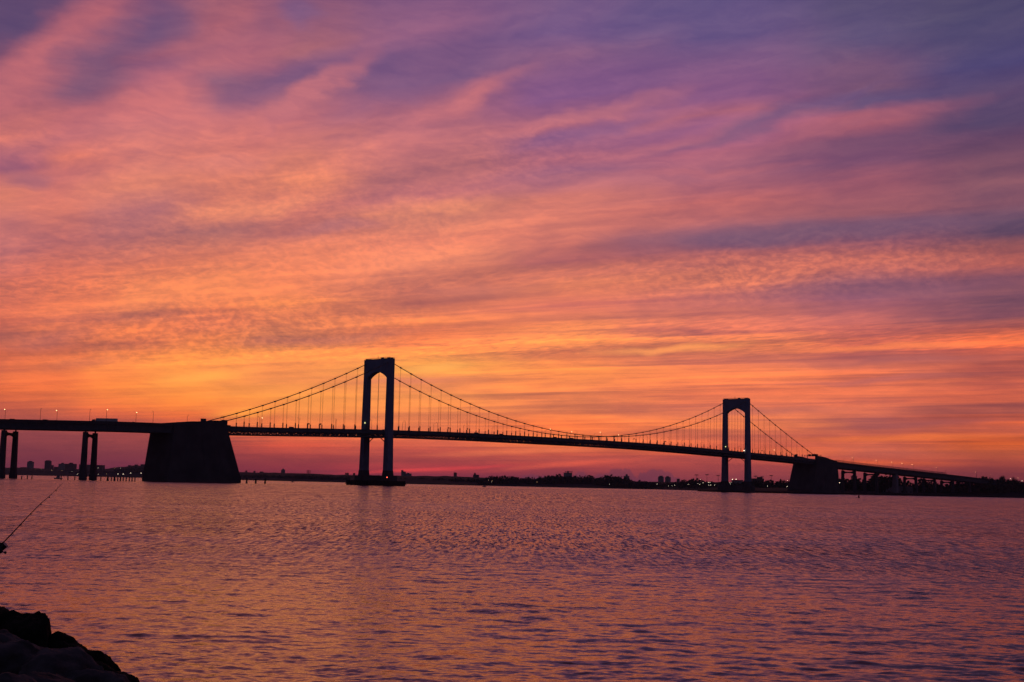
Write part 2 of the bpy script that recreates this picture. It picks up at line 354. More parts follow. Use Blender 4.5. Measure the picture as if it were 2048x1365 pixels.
class MB:
    def __init__(s): s.v = []; s.f = []
    def add(s, vs, fs):
        o = len(s.v); s.v += [tuple(map(float, p)) for p in vs]; s.f += [tuple(i + o for i in f) for f in fs]; return s
    def hexa(s, p):          # 8 points: bottom ring 0-3, top ring 4-7
        return s.add(p, [(3, 2, 1, 0), (4, 5, 6, 7), (0, 1, 5, 4), (1, 2, 6, 5), (2, 3, 7, 6), (3, 0, 4, 7)])
    def box(s, x0, x1, y0, y1, z0, z1):
        return s.hexa([(x0, y0, z0), (x1, y0, z0), (x1, y1, z0), (x0, y1, z0), (x0, y0, z1), (x1, y0, z1), (x1, y1, z1), (x0, y1, z1)])
    def bar(s, a, b, w, h=None, upv=(0, 0, 1)):
        a = Vector(a); b = Vector(b); d = (b - a)
        if d.length < 1e-6: return s
        d.normalize(); u = Vector(upv)
        if abs(d.dot(u)) > 0.98: u = Vector((0, 1, 0))
        x = d.cross(u).normalized(); y = x.cross(d).normalized(); h = h or w
        q = []
        for p in (a, b):
            for i, j in ((-1, -1), (1, -1), (1, 1), (-1, 1)): q.append(p + x * i * w / 2 + y * j * h / 2)
        return s.hexa(q)
    def tube(s, pts, r, n=8, caps=True):
        pts = [Vector(p) for p in pts]; rs = r if isinstance(r, (list, tuple)) else [r] * len(pts)
        o = len(s.v); k = len(pts); ref = None
        for i, p in enumerate(pts):
            t = (pts[min(i + 1, k - 1)] - pts[max(i - 1, 0)]).normalized()
            if ref is None or abs(t.dot(ref)) > 0.95: ref = Vector((0, 0, 1)) if abs(t.z) < 0.9 else Vector((1, 0, 0))
            x = t.cross(ref).normalized(); y = x.cross(t).normalized()
            for j in range(n):
                a = 2 * math.pi * j / n
                q = p + (x * math.cos(a) + y * math.sin(a)) * rs[i]; s.v.append((q.x, q.y, q.z))
        for i in range(k - 1):
            for j in range(n):
                s.f.append((o + i * n + j, o + i * n + (j + 1) % n, o + (i + 1) * n + (j + 1) % n, o + (i + 1) * n + j))
        if caps:
            s.f.append(tuple(o + j for j in range(n))[::-1]); s.f.append(tuple(o + (k - 1) * n + j for j in range(n)))
        return s
    def ball(s, c, r, n=8, k=6, sq=(1, 1, 1)):
        o = len(s.v)
        for i in range(k + 1):
            th = math.pi * i / k
            for j in range(n):
                a = 2 * math.pi * j / n
                s.v.append((c[0] + r * sq[0] * math.sin(th) * math.cos(a), c[1] + r * sq[1] * math.sin(th) * math.sin(a), c[2] + r * sq[2] * math.cos(th)))
        for i in range(k):
            for j in range(n):
                s.f.append((o + i * n + j, o + (i + 1) * n + j, o + (i + 1) * n + (j + 1) % n, o + i * n + (j + 1) % n))
        return s
    def prism(s, ring0, ring1):
        n = len(ring0)
        return s.add(list(ring0) + list(ring1), [tuple(range(n))[::-1], tuple(range(n, 2 * n))] + [(i, (i + 1) % n, n + (i + 1) % n, n + i) for i in range(n)])
    def obj(s, name, m, parent=None, smooth_=False, origin=None):
        me = bpy.data.meshes.new(name)
        if origin is not None: s.v = [(a - origin[0], b - origin[1], c - origin[2]) for a, b, c in s.v]
        me.from_pydata(s.v, [], s.f); me.update()
        bm = bmesh.new(); bm.from_mesh(me); bmesh.ops.recalc_face_normals(bm, faces=bm.faces); bm.to_mesh(me); bm.free()
        if smooth_: me.polygons.foreach_set('use_smooth', [True] * len(me.polygons))
        me.materials.append(m)
        o = bpy.data.objects.new(name, me); C.objects.link(o)
        if origin is not None: o.location = origin
        if parent: o.parent = parent
        return o

def tag(o, label=None, cat=None, group=None, kind=None):
    if label: o['label'] = label
    if cat: o['category'] = cat
    if group: o['group'] = group
    if kind: o['kind'] = kind
    return o
def empty(name, loc=(0, 0, 0), rz=0.0):
    e = bpy.data.objects.new(name, None); C.objects.link(e); e.location = loc; e.rotation_euler = (0, 0, rz); return e
def kids(o): return [c for c in C.objects if c.parent == o]
def copy_tree(o, parent=None):
    c = o.copy(); C.objects.link(c)
    if parent: c.parent = parent
    for ch in kids(o): copy_tree(ch, c)
    return c
_ONES = ['', 'first', 'second', 'third', 'fourth', 'fifth', 'sixth', 'seventh', 'eighth', 'ninth', 'tenth', 'eleventh', 'twelfth', 'thirteenth', 'fourteenth', 'fifteenth', 'sixteenth', 'seventeenth', 'eighteenth', 'nineteenth']
_TENS = {2: 'twent', 3: 'thirt', 4: 'fort', 5: 'fift', 6: 'sixt', 7: 'sevent'}
ORD = list(_ONES)
for _t in range(20, 80): ORD.append(_TENS[_t // 10] + ('ieth' if _t % 10 == 0 else 'y-' + _ONES[_t % 10]))

# ------------------------------------------------------------------ water
def build_water():
    rows = [0.5, 2, 4, 6, 8, 10, 12]
    d = 13.0
    while d < 30000:
        rows.append(d)
        d += max(0.07, d * d / (1260 * 3.09) * 0.5) if d < 420 else d * 0.12
    rows = np.array(rows)
    dense = np.radians(np.linspace(-25, 25, 1300))
    side = np.radians(np.linspace(25.5, 80, 60))
    azs = np.concatenate([-side[::-1], dense, side])
    D, A = np.meshgrid(rows, azs, indexing='ij')
    Xw = D * np.sin(A); Yw = D * np.cos(A)
    dd = np.gradient(rows)[:, None] * np.ones_like(A)
    daz = np.gradient(azs)[None, :] * D
    rng = np.random.default_rng(11)
    Z = np.zeros_like(Xw)
    main = math.radians(-96)      # waves run roughly towards the viewer
    for i in range(170):
        lam = 0.16 * (2.2 / 0.16) ** rng.random()
        th = main + rng.normal() * 0.65
        k = 2 * math.pi / lam
        kx, ky = k * math.cos(th), k * math.sin(th)
        slope = 0.0073 * (1.0 if lam < 1.2 else (1.2 / lam) ** 0.8)
        ph = rng.random() * 6.283
        # fade components the grid cannot carry
        spacing = np.maximum(dd, daz)
        w = np.clip((lam / spacing - 2.5) / 2.5, 0, 1)
        Z += w * (slope / k) * np.sin(kx * Xw + ky * Yw + ph)
    # groups: calm and rough patches
    gx = np.zeros_like(Xw)
    for i in range(14):
        lam = 3.5 * (22.0 / 3.5) ** rng.random(); th = main + rng.normal() * 0.8; k = 2 * math.pi / lam
        gx += np.sin(k * math.cos(th) * Xw + k * math.sin(th) * Yw + rng.random() * 6.283)
    gx = np.clip(gx / 14 ** 0.5 * 1.2 + 0.35, 0, 3)
    Z *= 0.84 + 0.42 * gx ** 1.4
    n0, n1 = Xw.shape
    co = np.stack([Xw, Yw, Z], -1).reshape(-1, 3).astype(np.float32)
    idx = np.arange(n0 * n1).reshape(n0, n1)
    q = np.stack([idx[:-1, :-1], idx[:-1, 1:], idx[1:, 1:], idx[1:, :-1]], -1).reshape(-1, 4)[:, ::-1].astype(np.int32)
    me = bpy.data.meshes.new('water')
    me.vertices.add(len(co)); me.vertices.foreach_set('co', co.ravel())
    me.loops.add(q.size); me.loops.foreach_set('vertex_index', q.ravel())
    me.polygons.add(len(q)); me.polygons.foreach_set('loop_start', np.arange(0, q.size, 4, dtype=np.int32))
    me.update(calc_edges=True)
    me.polygons.foreach_set('use_smooth', np.ones(len(q), dtype=bool))
    o = bpy.data.objects.new('water', me); C.objects.link(o)
    # material
    m = bpy.data.materials.new('water'); m.use_nodes = True
    t = m.node_tree; b = t.nodes['Principled BSDF']
    b.inputs['Base Color'].default_value = (0.22, 0.012, 0.012, 1)  # red base paints in the warm sunset reflection, not the water's own colour
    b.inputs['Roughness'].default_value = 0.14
    b.inputs['IOR'].default_value = 1.34
    g = t.nodes.new('ShaderNodeNewGeometry')
    def nz(sx, sy, scale, det, seed):
        mp = t.nodes.new('ShaderNodeMapping'); mp.inputs['Scale'].default_value = (sx, sy, 1); mp.inputs['Location'].default_value = (seed, seed * 2.3, seed)
        mp.inputs['Rotation'].default_value = (0, 0, math.radians(-6))
        t.links.new(g.outputs['Position'], mp.inputs['Vector'])
        n = t.nodes.new('ShaderNodeTexNoise'); n.inputs['Scale'].default_value = scale; n.inputs['Detail'].default_value = det
        n.inputs['Roughness'].default_value = 0.6
        t.links.new(mp.outputs[0], n.inputs['Vector'])
        s = t.nodes.new('ShaderNodeVectorMath'); s.operation = 'SUBTRACT'; s.inputs[1].default_value = (0.5, 0.5, 0.5)
        t.links.new(n.outputs['Color'], s.inputs[0]); return s.outputs[0]
    def sc(v, k):
        s = t.nodes.new('ShaderNodeVectorMath'); s.operation = 'MULTIPLY'; s.inputs[1].default_value = k
        t.links.new(v, s.inputs[0]); return s.outputs[0]
    def ad(a, b_):
        s = t.nodes.new('ShaderNodeVectorMath'); s.operation = 'ADD'; t.links.new(a, s.inputs[0]); t.links.new(b_, s.inputs[1]); return s.outputs[0]
    dist = t.nodes.new('ShaderNodeVectorMath'); dist.operation = 'LENGTH'; t.links.new(g.outputs['Position'], dist.inputs[0])
    def ramp(lo, hi, a, b_):
        r = t.nodes.new('ShaderNodeMapRange'); r.interpolation_type = 'SMOOTHSTEP'
        r.inputs['From Min'].default_value = lo; r.inputs['From Max'].default_value = hi; r.inputs['To Min'].default_value = a; r.inputs['To Max'].default_value = b_
        t.links.new(dist.outputs['Value'], r.inputs[0]); return r.outputs[0]
    def scv(v, k):
        s = t.nodes.new('ShaderNodeVectorMath'); s.operation = 'SCALE'; t.links.new(v, s.inputs[0]); t.links.new(k, s.inputs['Scale']); return s.outputs[0]
    def mul(a_, b_):
        s = t.nodes.new('ShaderNodeMath'); s.operation = 'MULTIPLY'; t.links.new(a_, s.inputs[0]); t.links.new(b_, s.inputs[1]); return s.outputs[0]
    gn = t.nodes.new('ShaderNodeTexNoise'); gm = t.nodes.new('ShaderNodeMapping'); gm.inputs['Scale'].default_value = (0.030, 0.085, 1); gm.inputs['Rotation'].default_value = (0, 0, -0.12)
    t.links.new(g.outputs['Position'], gm.inputs['Vector']); t.links.new(gm.outputs[0], gn.inputs['Vector']); gn.inputs['Scale'].default_value = 1.0; gn.inputs['Detail'].default_value = 4
    gr = t.nodes.new('ShaderNodeMapRange'); gr.inputs['From Min'].default_value = 0.35; gr.inputs['From Max'].default_value = 0.65; gr.inputs['To Min'].default_value = 0.55; gr.inputs['To Max'].default_value = 1.35
    t.links.new(gn.outputs[0], gr.inputs[0]); patch = gr.outputs[0]
    ripple = scv(sc(nz(0.5, 1.0, 10.0, 4, 4.0), (0.75, 0.95, 0)), mul(ramp(14, 60, 0.66, 1.0), patch))
    mid = sc(nz(0.5, 1.0, 2.8, 3, 14.0), (0.20, 0.36, 0))
    chop = scv(sc(nz(6.0, 0.55, 1.0, 3, 31.0), (0.7, 1.1, 0)), mul(mul(ramp(32, 90, 0.0, 1.15), ramp(250, 700, 1.0, 0.3)), patch))
    chop2 = scv(sc(nz(2.4, 0.07, 1.0, 3, 51.0), (0.7, 1.1, 0)), mul(ramp(130, 350, 0.0, 1.15), ramp(700, 1100, 1.0, 0.35)))
    gust = sc(nz(0.35, 1.0, 0.05, 3, 71.0), (0.02, 0.12, 0))
    tot = ad(ad(ad(ripple, mid), ad(chop, chop2)), gust)
    bv = t.nodes.new('ShaderNodeCombineXYZ'); t.links.new(ramp(16, 70, -0.01, -0.115), bv.inputs[1])
    tot = ad(tot, bv.outputs[0])
    nn = ad(tot, g.outputs['Normal'])
    nrm = t.nodes.new('ShaderNodeVectorMath'); nrm.operation = 'NORMALIZE'; t.links.new(nn, nrm.inputs[0])
    t.links.new(nrm.outputs[0], b.inputs['Normal'])
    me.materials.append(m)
    tag(o, kind='structure')
build_water()

# ------------------------------------------------------------------ bridge frame
TH = 0.79784
AX = np.array([math.cos(TH), math.sin(TH)]); NX = np.array([math.sin(TH), -math.cos(TH)])
T0 = np.array([-115.75, 1099.43])
def B(s, o, z):
    p = T0 + AX * s + NX * o
    return (p[0], p[1], z)
_zs = [-260, -210, -150, -93, -42, 19, 73, 137, 207, 283, 365, 456, 495, 561, 654, 725, 757, 798, 925, 1087, 1216, 1420, 1700]
_zz = [42.8, 42.9, 43.6, 45.2, 46.9, 48.5, 49.6, 50.1, 50.3, 50.6, 50.5, 49.2, 48.3, 47.1, 45.0, 42.9, 41.8, 40.3, 36.4, 31.9, 27.7, 20.5, 10.0]
_g = np.arange(-330, 1760, 2.0); _v = np.interp(_g, _zs, _zz); _k = np.ones(31) / 31
_vs = np.convolve(np.pad(_v, 15, mode='edge'), _k, 'valid')
def zd(s): return float(np.interp(s, _g, _vs))       # top of the parapet
SPAN = 549.0; SIDE_L = 163.0; SIDE_R = 154.0; CW = 14.6; TOPC = 107.4
def zcab(s):
    if 0 <= s <= SPAN: return 54.4 + (TOPC - 54.4) * ((s - SPAN / 2) / (SPAN / 2)) ** 2
    if s < 0:
        t = -s / SIDE_L; return TOPC + (47.4 - TOPC) * t - 4 * 4.2 * t * (1 - t)
    t = (s - SPAN) / SIDE_R; return TOPC + (47.0 - TOPC) * t - 4 * 1.5 * t * (1 - t)

bridge = empty('suspension_bridge', B(0, 0, 0))
tag(bridge, 'long suspension bridge with two arched steel towers silhouetted against the sunset', 'bridge')
BO = B(0, 0, 0)
def bobj(mb, name, m, parent=None, sm=False):
    # vertices in world space, stored relative to the bridge's base
    mb.v = [(a - BO[0], b - BO[1], c - BO[2]) for a, b, c in mb.v]
    return mb.obj(name, m, parent or bridge, sm)

def sbox(mb, s0, s1, o0, o1, z0, z1):
    return mb.hexa([B(s0, o0, z0), B(s1, o0, z0), B(s1, o1, z0), B(s0, o1, z0), B(s0, o0, z1), B(s1, o0, z1), B(s1, o1, z1), B(s0, o1, z1)])

def tower(s):
    # portal beam with the pointed, softly curved arch; top face slightly crowned
    LC = 15.6; H = 110.0
    p = MB()
    ring = [(-17.7, H), (17.7, H), (17.7, 94.0)]
    arch = []
    for i in range(17):
        o = 13.3 - 26.6 * i / 16
        arch.append((o, 93.6 + 5.2 * (1 - abs(o / 13.3) ** 1.75)))
    ring = [(-17.7, 93.2), (-17.7, H), (17.7, H), (17.7, 93.2), (13.3, 93.2)] + arch + [(-13.3, 93.2)]
    front = [B(s - 2.62, o, z) for o, z in ring]; back = [B(s + 2.62, o, z) for o, z in ring]
    # triangulate as strips: top line against arch line
    n = len(ring)
    p.add(front + back, [])
    def quad_strip(off):
        tops = []
        xs = [-17.7, -13.3] + [a[0] for a in arch[::-1]] + [13.3, 17.7]
    # build the portal from vertical slices instead (keeps every face convex)
    p = MB()
    xs = [-17.72, -13.32] + [a[0] for a in arch[::-1]][1:-1] + [13.32, 17.72]
    def lowz(o): return 93.2 if abs(o) >= 13.31 else 93.6 + 5.2 * (1 - abs(o / 13.3) ** 1.75)
    vs = []; fs = []
    for o in xs:
        vs += [B(s - 2.62, o, lowz(o)), B(s - 2.62, o, H), B(s + 2.62, o, H), B(s + 2.62, o, lowz(o))]
    for i in range(len(xs) - 1):
        a = 4 * i; b = a + 4
        fs += [(a, b, b + 1, a + 1), (a + 1, b + 1, b + 2, a + 2), (a + 2, b + 2, b + 3, a + 3), (a + 3, b + 3, b, a)]
    fs += [(0, 1, 2, 3), tuple(4 * (len(xs) - 1) + k for k in (3, 2, 1, 0))]
    p.add(vs, fs)
    t = bobj(p, 'tower', M['paint'])
    for sgn in (-1, 1):
        l = MB()
        def ring_(z, wt, ws, shift):
            c = sgn * (LC + shift)
            return [B(s - ws, c - wt, z), B(s + ws, c - wt, z), B(s + ws, c + wt, z), B(s - ws, c + wt, z)]
        lv = [(13.0, 2.95, 3.25, 0.55), (50.0, 2.45, 2.9, 0.25), (93.3, 2.12, 2.62, 0.0)]
        for i in range(2):
            l.hexa(ring_(*lv[i]) + ring_(*lv[i + 1]))
        # raised vertical stiffening plates on the outer faces
        for z0, z1, wt, ws, sh in ((14, 50, 2.6, 3.05, 0.4), (50.5, 92, 2.2, 2.75, 0.1)):
            for q in (-0.55, 0.55):
                c = sgn * (LC + sh)
                l.hexa([B(s - ws - .22, c + q - .12, z0), B(s + ws + .22, c + q - .12, z0), B(s + ws + .22, c + q + .12, z0), B(s - ws - .22, c + q + .12, z0),
                        B(s - ws - .02, c + q - .12, z1), B(s + ws + .02, c + q - .12, z1), B(s + ws + .02, c + q + .12, z1), B(s - ws - .02, c + q + .12, z1)])
        bobj(l, 'leg', M['paint'], t)
        # balcony ledges where the walkway rounds the inside of each leg
        zb = zd(s) - 0.2
        w = MB(); sbox(w, s - 3.6, s + 3.6, sgn * 11.2, sgn * 13.4, zb + 0.0, zb + 0.5)
        sbox(w, s - 1.3, s + 1.3, sgn * 11.9, sgn * 13.3, zb + 0.6, zb + 4.6)
        bobj(w, 'maintenance_booth', M['steel'], t)
        sd = MB(); sbox(sd, s - 2.2, s + 2.2, sgn * (CW - 1.6), sgn * (CW + 1.6), H + 0.02, H + 0.8)
        bobj(sd, 'cable_saddle', M['steel'], t)
    # roof clutter
    r = MB()
    for o in np.linspace(-17.3, 17.3, 24):
        r.bar(B(s - 2.3, o, H), B(s - 2.3, o, H + 1.1), 0.12); r.bar(B(s + 2.3, o, H), B(s + 2.3, o, H + 1.1), 0.12)
    for q in (-2.3, 2.3):
        r.bar(B(s + q, -17.3, H + 1.1), B(s + q, 17.3, H + 1.1), 0.14); r.bar(B(s + q, -17.3, H + .55), B(s + q, 17.3, H + .55), 0.1)
    bobj(r, 'roof_railing', M['steel'], t)
    r = MB(); r.bar(B(s, -2, H), B(s, -2, H + 3.4), 0.22); r.bar(B(s, -2.8, H + 2.2), B(s, -1.2, H + 2.2), 0.15)
    bobj(r, 'beacon_mast', M['steel'], t)
    r = MB(); sbox(r, s - 1, s + 1, 3, 5, H + .01, H + 1.4); bobj(r, 'roof_hatch', M['steel'], t)
    # knee brace below the deck
    k = MB(); zb = zd(s) - 6.6
    k.bar(B(s, -12.6, zb - 5.0), B(s, -4.5, zb + 0.2), 0.55)
    k.bar(B(s, 12.6, zb - 5.0), B(s, 4.5, zb + 0.2), 0.55)
    sbox(k, s - 1.4, s + 1.4, -13.2, 13.2, zb - 0.4, zb + 1.6)
    bobj(k, 'deck_strut', M['steel'], t)
    # footing
    ft = MB()
    def ell(z, a, b_, n=28, p_=2.6):
        out = []
        for i in range(n):
            th = 2 * math.pi * i / n; c, s_ = math.cos(th), math.sin(th)
            out.append(B(s + a * math.copysign(abs(c) ** (2 / p_), c), b_ * math.copysign(abs(s_) ** (2 / p_), s_), z))
        return out
    ft.prism(ell(-3, 7.6, 24.0, p_=5), ell(8.6, 7.2, 23.4, p_=5))
    for sgn in (-1, 1): ft.prism([B(s + x, sgn * 16.2 + y, 8.5) for x, y in ((-3.7, -3.5), (3.7, -3.5), (3.7, 3.5), (-3.7, 3.5))], [B(s + x, sgn * 16.2 + y, 13.0) for x, y in ((-3.4, -3.1), (3.4, -3.1), (3.4, 3.1), (-3.4, 3.1))])
    bobj(ft, 'footing', M['concrete'], t)
    return t
tw1 = tower(0.0)
# low timber fender platform round the near tower
fd = MB()
sbox(fd, -9.5, 9.5, -28.5, 28.5, -1.5, 4.2)
sbox(fd, -10.1, 10.1, -29.1, 29.1, 1.2, 1.9)
for o in np.arange(-27.2, 28, 3.4):
    for s_ in (-9.9, 9.9): fd.bar(B(s_, o, -2), B(s_, o, 4.5), 0.7)
bobj(fd, 'fender', M['timber'], tw1)
nl = MB(); nl.bar(B(-9, 26, 4.2), B(-9, 26, 7.0), 0.25); bobj(nl, 'navigation_light_post', M['steel'], tw1)
nl = MB(); nl.ball(B(-9, 26, 7.3), 0.35); bobj(nl, 'navigation_light', M['red_lamp'], tw1)
tw2 = tower(SPAN)
for tt, s_ in ((tw1, 0.0), (tw2, SPAN)):
    l = MB(); l.ball(B(s_ - 3.6, -12.6, zd(s_) + 6.2), 0.5, sq=(1, 1, .8)); l.bar(B(s_ - 3.4, -13.4, zd(s_) + 6.6), B(s_ - 3.4, -12.4, zd(s_) + 6.8), 0.3)
    bobj(l, 'floodlight', M['green_lamp'], tt)
l = MB(); l.ball(B(SPAN - 3.6, 13.2, zd(SPAN) + 1.6), 0.45); bobj(l, 'floodlight', M['white_lamp'], tw2)

# main cables
for sgn in (-1, 1):
    pts = [B(s, sgn * CW, zcab(s)) for s in np.linspace(-SIDE_L, 0, 40)] + [B(s, sgn * CW, zcab(s)) for s in np.linspace(0, SPAN, 120)[1:]] + [B(s, sgn * CW, zcab(s)) for s in np.linspace(SPAN, SPAN + SIDE_R, 40)[1:]]
    c = MB(); c.tube(pts, 0.36, 8)
    cb = bobj(c, 'main_cable', M['cable'], None, True)
    # hand ropes above the cable
    h = MB()
    hp = [(p[0], p[1], p[2] + 1.25) for p in pts[::3]]
    h.tube(hp, 0.045, 4)
    bobj(h, 'hand_rope', M['cable'], cb)

# suspenders with their cable bands and rope guards: one hundred individually, the far-off rest together
PAN = 12.2
hang = []
for sgn in (1, -1):
    for k in range(1, 45): hang.append((k * PAN, sgn))
    for k in range(1, 13): hang.append((-k * PAN, sgn))
    for k in range(1, 12): hang.append((SPAN + k * PAN, sgn))
hang.sort(key=lambda q: B(q[0], q[1] * CW, 0)[1] / max(3.0, zcab(q[0]) - zd(q[0])))
def hanger_mesh(a, g, s, sgn):
    zb = zd(s) - 1.4; zt = zcab(s)
    for q in (-0.3, 0.3):
        a.bar(B(s + q, sgn * CW, zb), B(s + q, sgn * CW, zt), 0.11)
    a.bar(B(s - 0.75, sgn * CW, zcab(s - .75) - 0.05), B(s + 0.75, sgn * CW, zcab(s + .75) - 0.05), 1.0)
    hg = min(3.9, max(0.4, zt - zd(s) - 0.1))
    sbox(g, s - 0.36, s + 0.36, sgn * CW - 0.30, sgn * CW + 0.30, zd(s) - 1.5, zd(s) + hg)
rest_a = MB(); rest_g = MB()
for i, (s, sgn) in enumerate(hang):
    if i < 100:
        a = MB(); g = MB(); hanger_mesh(a, g, s, sgn)
        h = bobj(a, 'suspender', M['cable']); bobj(g, 'rope_guard', M['steel'], h)
    else: hanger_mesh(rest_a, rest_g, s, sgn)
h = bobj(rest_a, 'suspender', M['cable']); tag(h, kind='stuff'); g = bobj(rest_g, 'rope_guard', M['steel'], h); tag(g, kind='stuff')

# stiffening truss, three spans
def truss(s0, s1):
    t = MB(); n = int(round((s1 - s0) / 4.6)); ds = (s1 - s0) / n
    for sgn in (-1, 1):
        o = sgn * 14.1
        for i in range(n):
            a, b = s0 + i * ds, s0 + (i + 1) * ds
            for dz, w, h in ((-2.9, 0.7, 0.9), (-6.1, 0.75, 0.75)):
                t.bar(B(a, o, zd(a) + dz), B(b, o, zd(b) + dz), w, h)
            t.bar(B(a, o, zd(a) - 6.0), B(a, o, zd(a) - 2.9), 0.5)
            if i % 2: t.bar(B(a, o, zd(a) - 6.0), B(b, o, zd(b) - 3.0), 0.6)
            else: t.bar(B(a, o, zd(a) - 3.0), B(b, o, zd(b) - 6.0), 0.6)
    for i in range(n + 1):
        a = s0 + i * ds
        t.bar(B(a, -14, zd(a) - 6.05), B(a, 14, zd(a) - 6.05), 0.5, 0.6)
        t.bar(B(a, -14, zd(a) - 3.3), B(a, 14, zd(a) - 3.3), 0.5, 0.8)
        for q in (-14, -7, 0, 7):
            t.bar(B(a, q, zd(a) - 6), B(a, q + 3.5, zd(a) - 3.4), 0.34); t.bar(B(a, q + 3.5, zd(a) - 3.4), B(a, q + 7, zd(a) - 6), 0.34)
        if i % 2 == 0:
            t.bar(B(a, 13.9, zd(a) - 7.0), B(a, 13.9, zd(a) - 6.2), 0.5)
        if i < n:
            b = a + ds
            t.bar(B(a, -14, zd(a) - 6.1), B(b, 0, zd(b) - 6.1), 0.35); t.bar(B(a, 14, zd(a) - 6.1), B(b, 0, zd(b) - 6.1), 0.35)
    bobj(t, 'stiffening_truss', M['steel'])
truss(-164, -3.4); truss(3.4, SPAN - 3.4); truss(SPAN + 3.4, SPAN + 153)
def sweep(fn, ss, name, m, parent=None):
    """cross-section loop fn(s) -> points, swept along ss"""
    mb = MB(); rings = [fn(s) for s in ss]; n = len(rings[0])
    for r_ in rings: mb.v += [tuple(map(float, p)) for p in r_]
    for i in range(len(rings) - 1):
        for j in range(n): mb.f.append((i * n + j, i * n + (j + 1) % n, (i + 1) * n + (j + 1) % n, (i + 1) * n + j))
    mb.f.append(tuple(range(n))); mb.f.append(tuple((len(rings) - 1) * n + j for j in range(n))[::-1])
    return mb
ss = np.arange(-208, 754, 6.0)
dk = sweep(lambda s: [B(s, -13.3, zd(s) - 1.25), B(s, 13.3, zd(s) - 1.25), B(s, 13.3, zd(s) - 3.5), B(s, -13.3, zd(s) - 3.5)], ss, '', None)
bobj(dk, 'roadway', M['asphalt'])
for sgn in (-1, 1):
    for a, b in ((-163, -3.3), (3.3, SPAN - 3.3), (SPAN + 3.3, SPAN + 154)):
        sp = np.linspace(a, b, int((b - a) / 6))
        pr = sweep(lambda s: [B(s, sgn * 13.4, zd(s)), B(s, sgn * 13.75, zd(s)), B(s, sgn * 14.0, zd(s) - 2.5), B(s, sgn * 13.4, zd(s) - 2.5)], sp, '', None)
        bobj(pr, 'parapet', M['steel'])

# anchorages
def anchorage(front, back, d):
    """front = s of the face towards the main span, back = rear, d = +1 if the span lies at larger s"""
    f_top, f_bot = front - 0 * d, front + 13 * d
    b_top, b_bot = back, back - 4 * d
    body = MB()
    zf, zb = zd(front) - 1.6, zd(back) - 1.6
    body.hexa([B(f_bot, -18, 5.5), B(b_bot, -18, 5.5), B(b_bot, 18, 5.5), B(f_bot, 18, 5.5), B(f_top, -17, zf), B(b_top, -17, zb), B(b_top, 17, zb), B(f_top, 17, zf)])
    o = bobj(body, 'anchorage', M['concrete'])
    pl = MB(); pl.hexa([B(f_bot + .6 * d, -18.5, -3), B(b_bot - .6 * d, -18.5, -3), B(b_bot - .6 * d, 18.5, -3), B(f_bot + .6 * d, 18.5, -3),
                        B(f_bot + .4 * d, -18.4, 5.6), B(b_bot - .4 * d, -18.4, 5.6), B(b_bot - .4 * d, 18.4, 5.6), B(f_bot + .4 * d, 18.4, 5.6)])
    bobj(pl, 'plinth', M['concrete'], o)
    for sgn in (-1, 1):
        w = MB()
        prof = [(front, zd(front) + 4.0), (front - 12 * d, zd(front) + 3.6), (front - 22 * d, zd(front) + 2.6), (front - 34 * d, zd(front - 34 * d) + 1.7), (back, zd(back) + 0.7)]
        lo = [(p[0], min(zd(p[0]), zf if False else zd(p[0])) - 1.62) for p in prof]
        for (a, b_), (c, e) in zip(list(zip(prof, lo))[:-1], list(zip(prof, lo))[1:]):
            w.hexa([B(b_[0], sgn * 13.5, b_[1]), B(e[0], sgn * 13.5, e[1]), B(e[0], sgn * 17.0, e[1]), B(b_[0], sgn * 17.0, b_[1]),
                    B(a[0], sgn * 13.5, a[1]), B(c[0], sgn * 13.5, c[1]), B(c[0], sgn * 17.0, c[1]), B(a[0], sgn * 17.0, a[1])])
        bobj(w, 'side_wall', M['concrete'], o)
    # formwork seams standing 6 cm proud
    sm = MB()
    for sgn in (-1, 1):
        for fr in (0.25, 0.5, 0.75):
            bt = f_bot + (b_bot - f_bot) * fr; tp = f_top + (b_top - f_top) * fr; zt = zf + (zb - zf) * fr - 0.4
            sm.hexa([B(bt - .25, sgn * 17.9, 5.7), B(bt + .25, sgn * 17.9, 5.7), B(bt + .25, sgn * 18.1, 5.7), B(bt - .25, sgn * 18.1, 5.7),
                     B(tp - .25, sgn * 16.95, zt), B(tp + .25, sgn * 16.95, zt), B(tp + .25, sgn * 17.12, zt), B(tp - .25, sgn * 17.12, zt)])
    bobj(sm, 'buttress_rib', M['concrete'], o)
    return o
anchorage(-163.0, -208.5, 1)
anchorage(SPAN + SIDE_R, 752.0, -1)
# small splay houses where the cables come down
for s_, sg in ((-164, -1), (-164, 1), (SPAN + SIDE_R + 2, -1)):
    c = MB(); sbox(c, s_ - 2.4, s_ + 1.2, sg * CW - 1.2, sg * CW + 1.2, zd(s_) + 2.6, zd(s_) + (4.6 if sg > 0 else 6.2))
    bobj(c, 'splay_housing', M['concrete'])

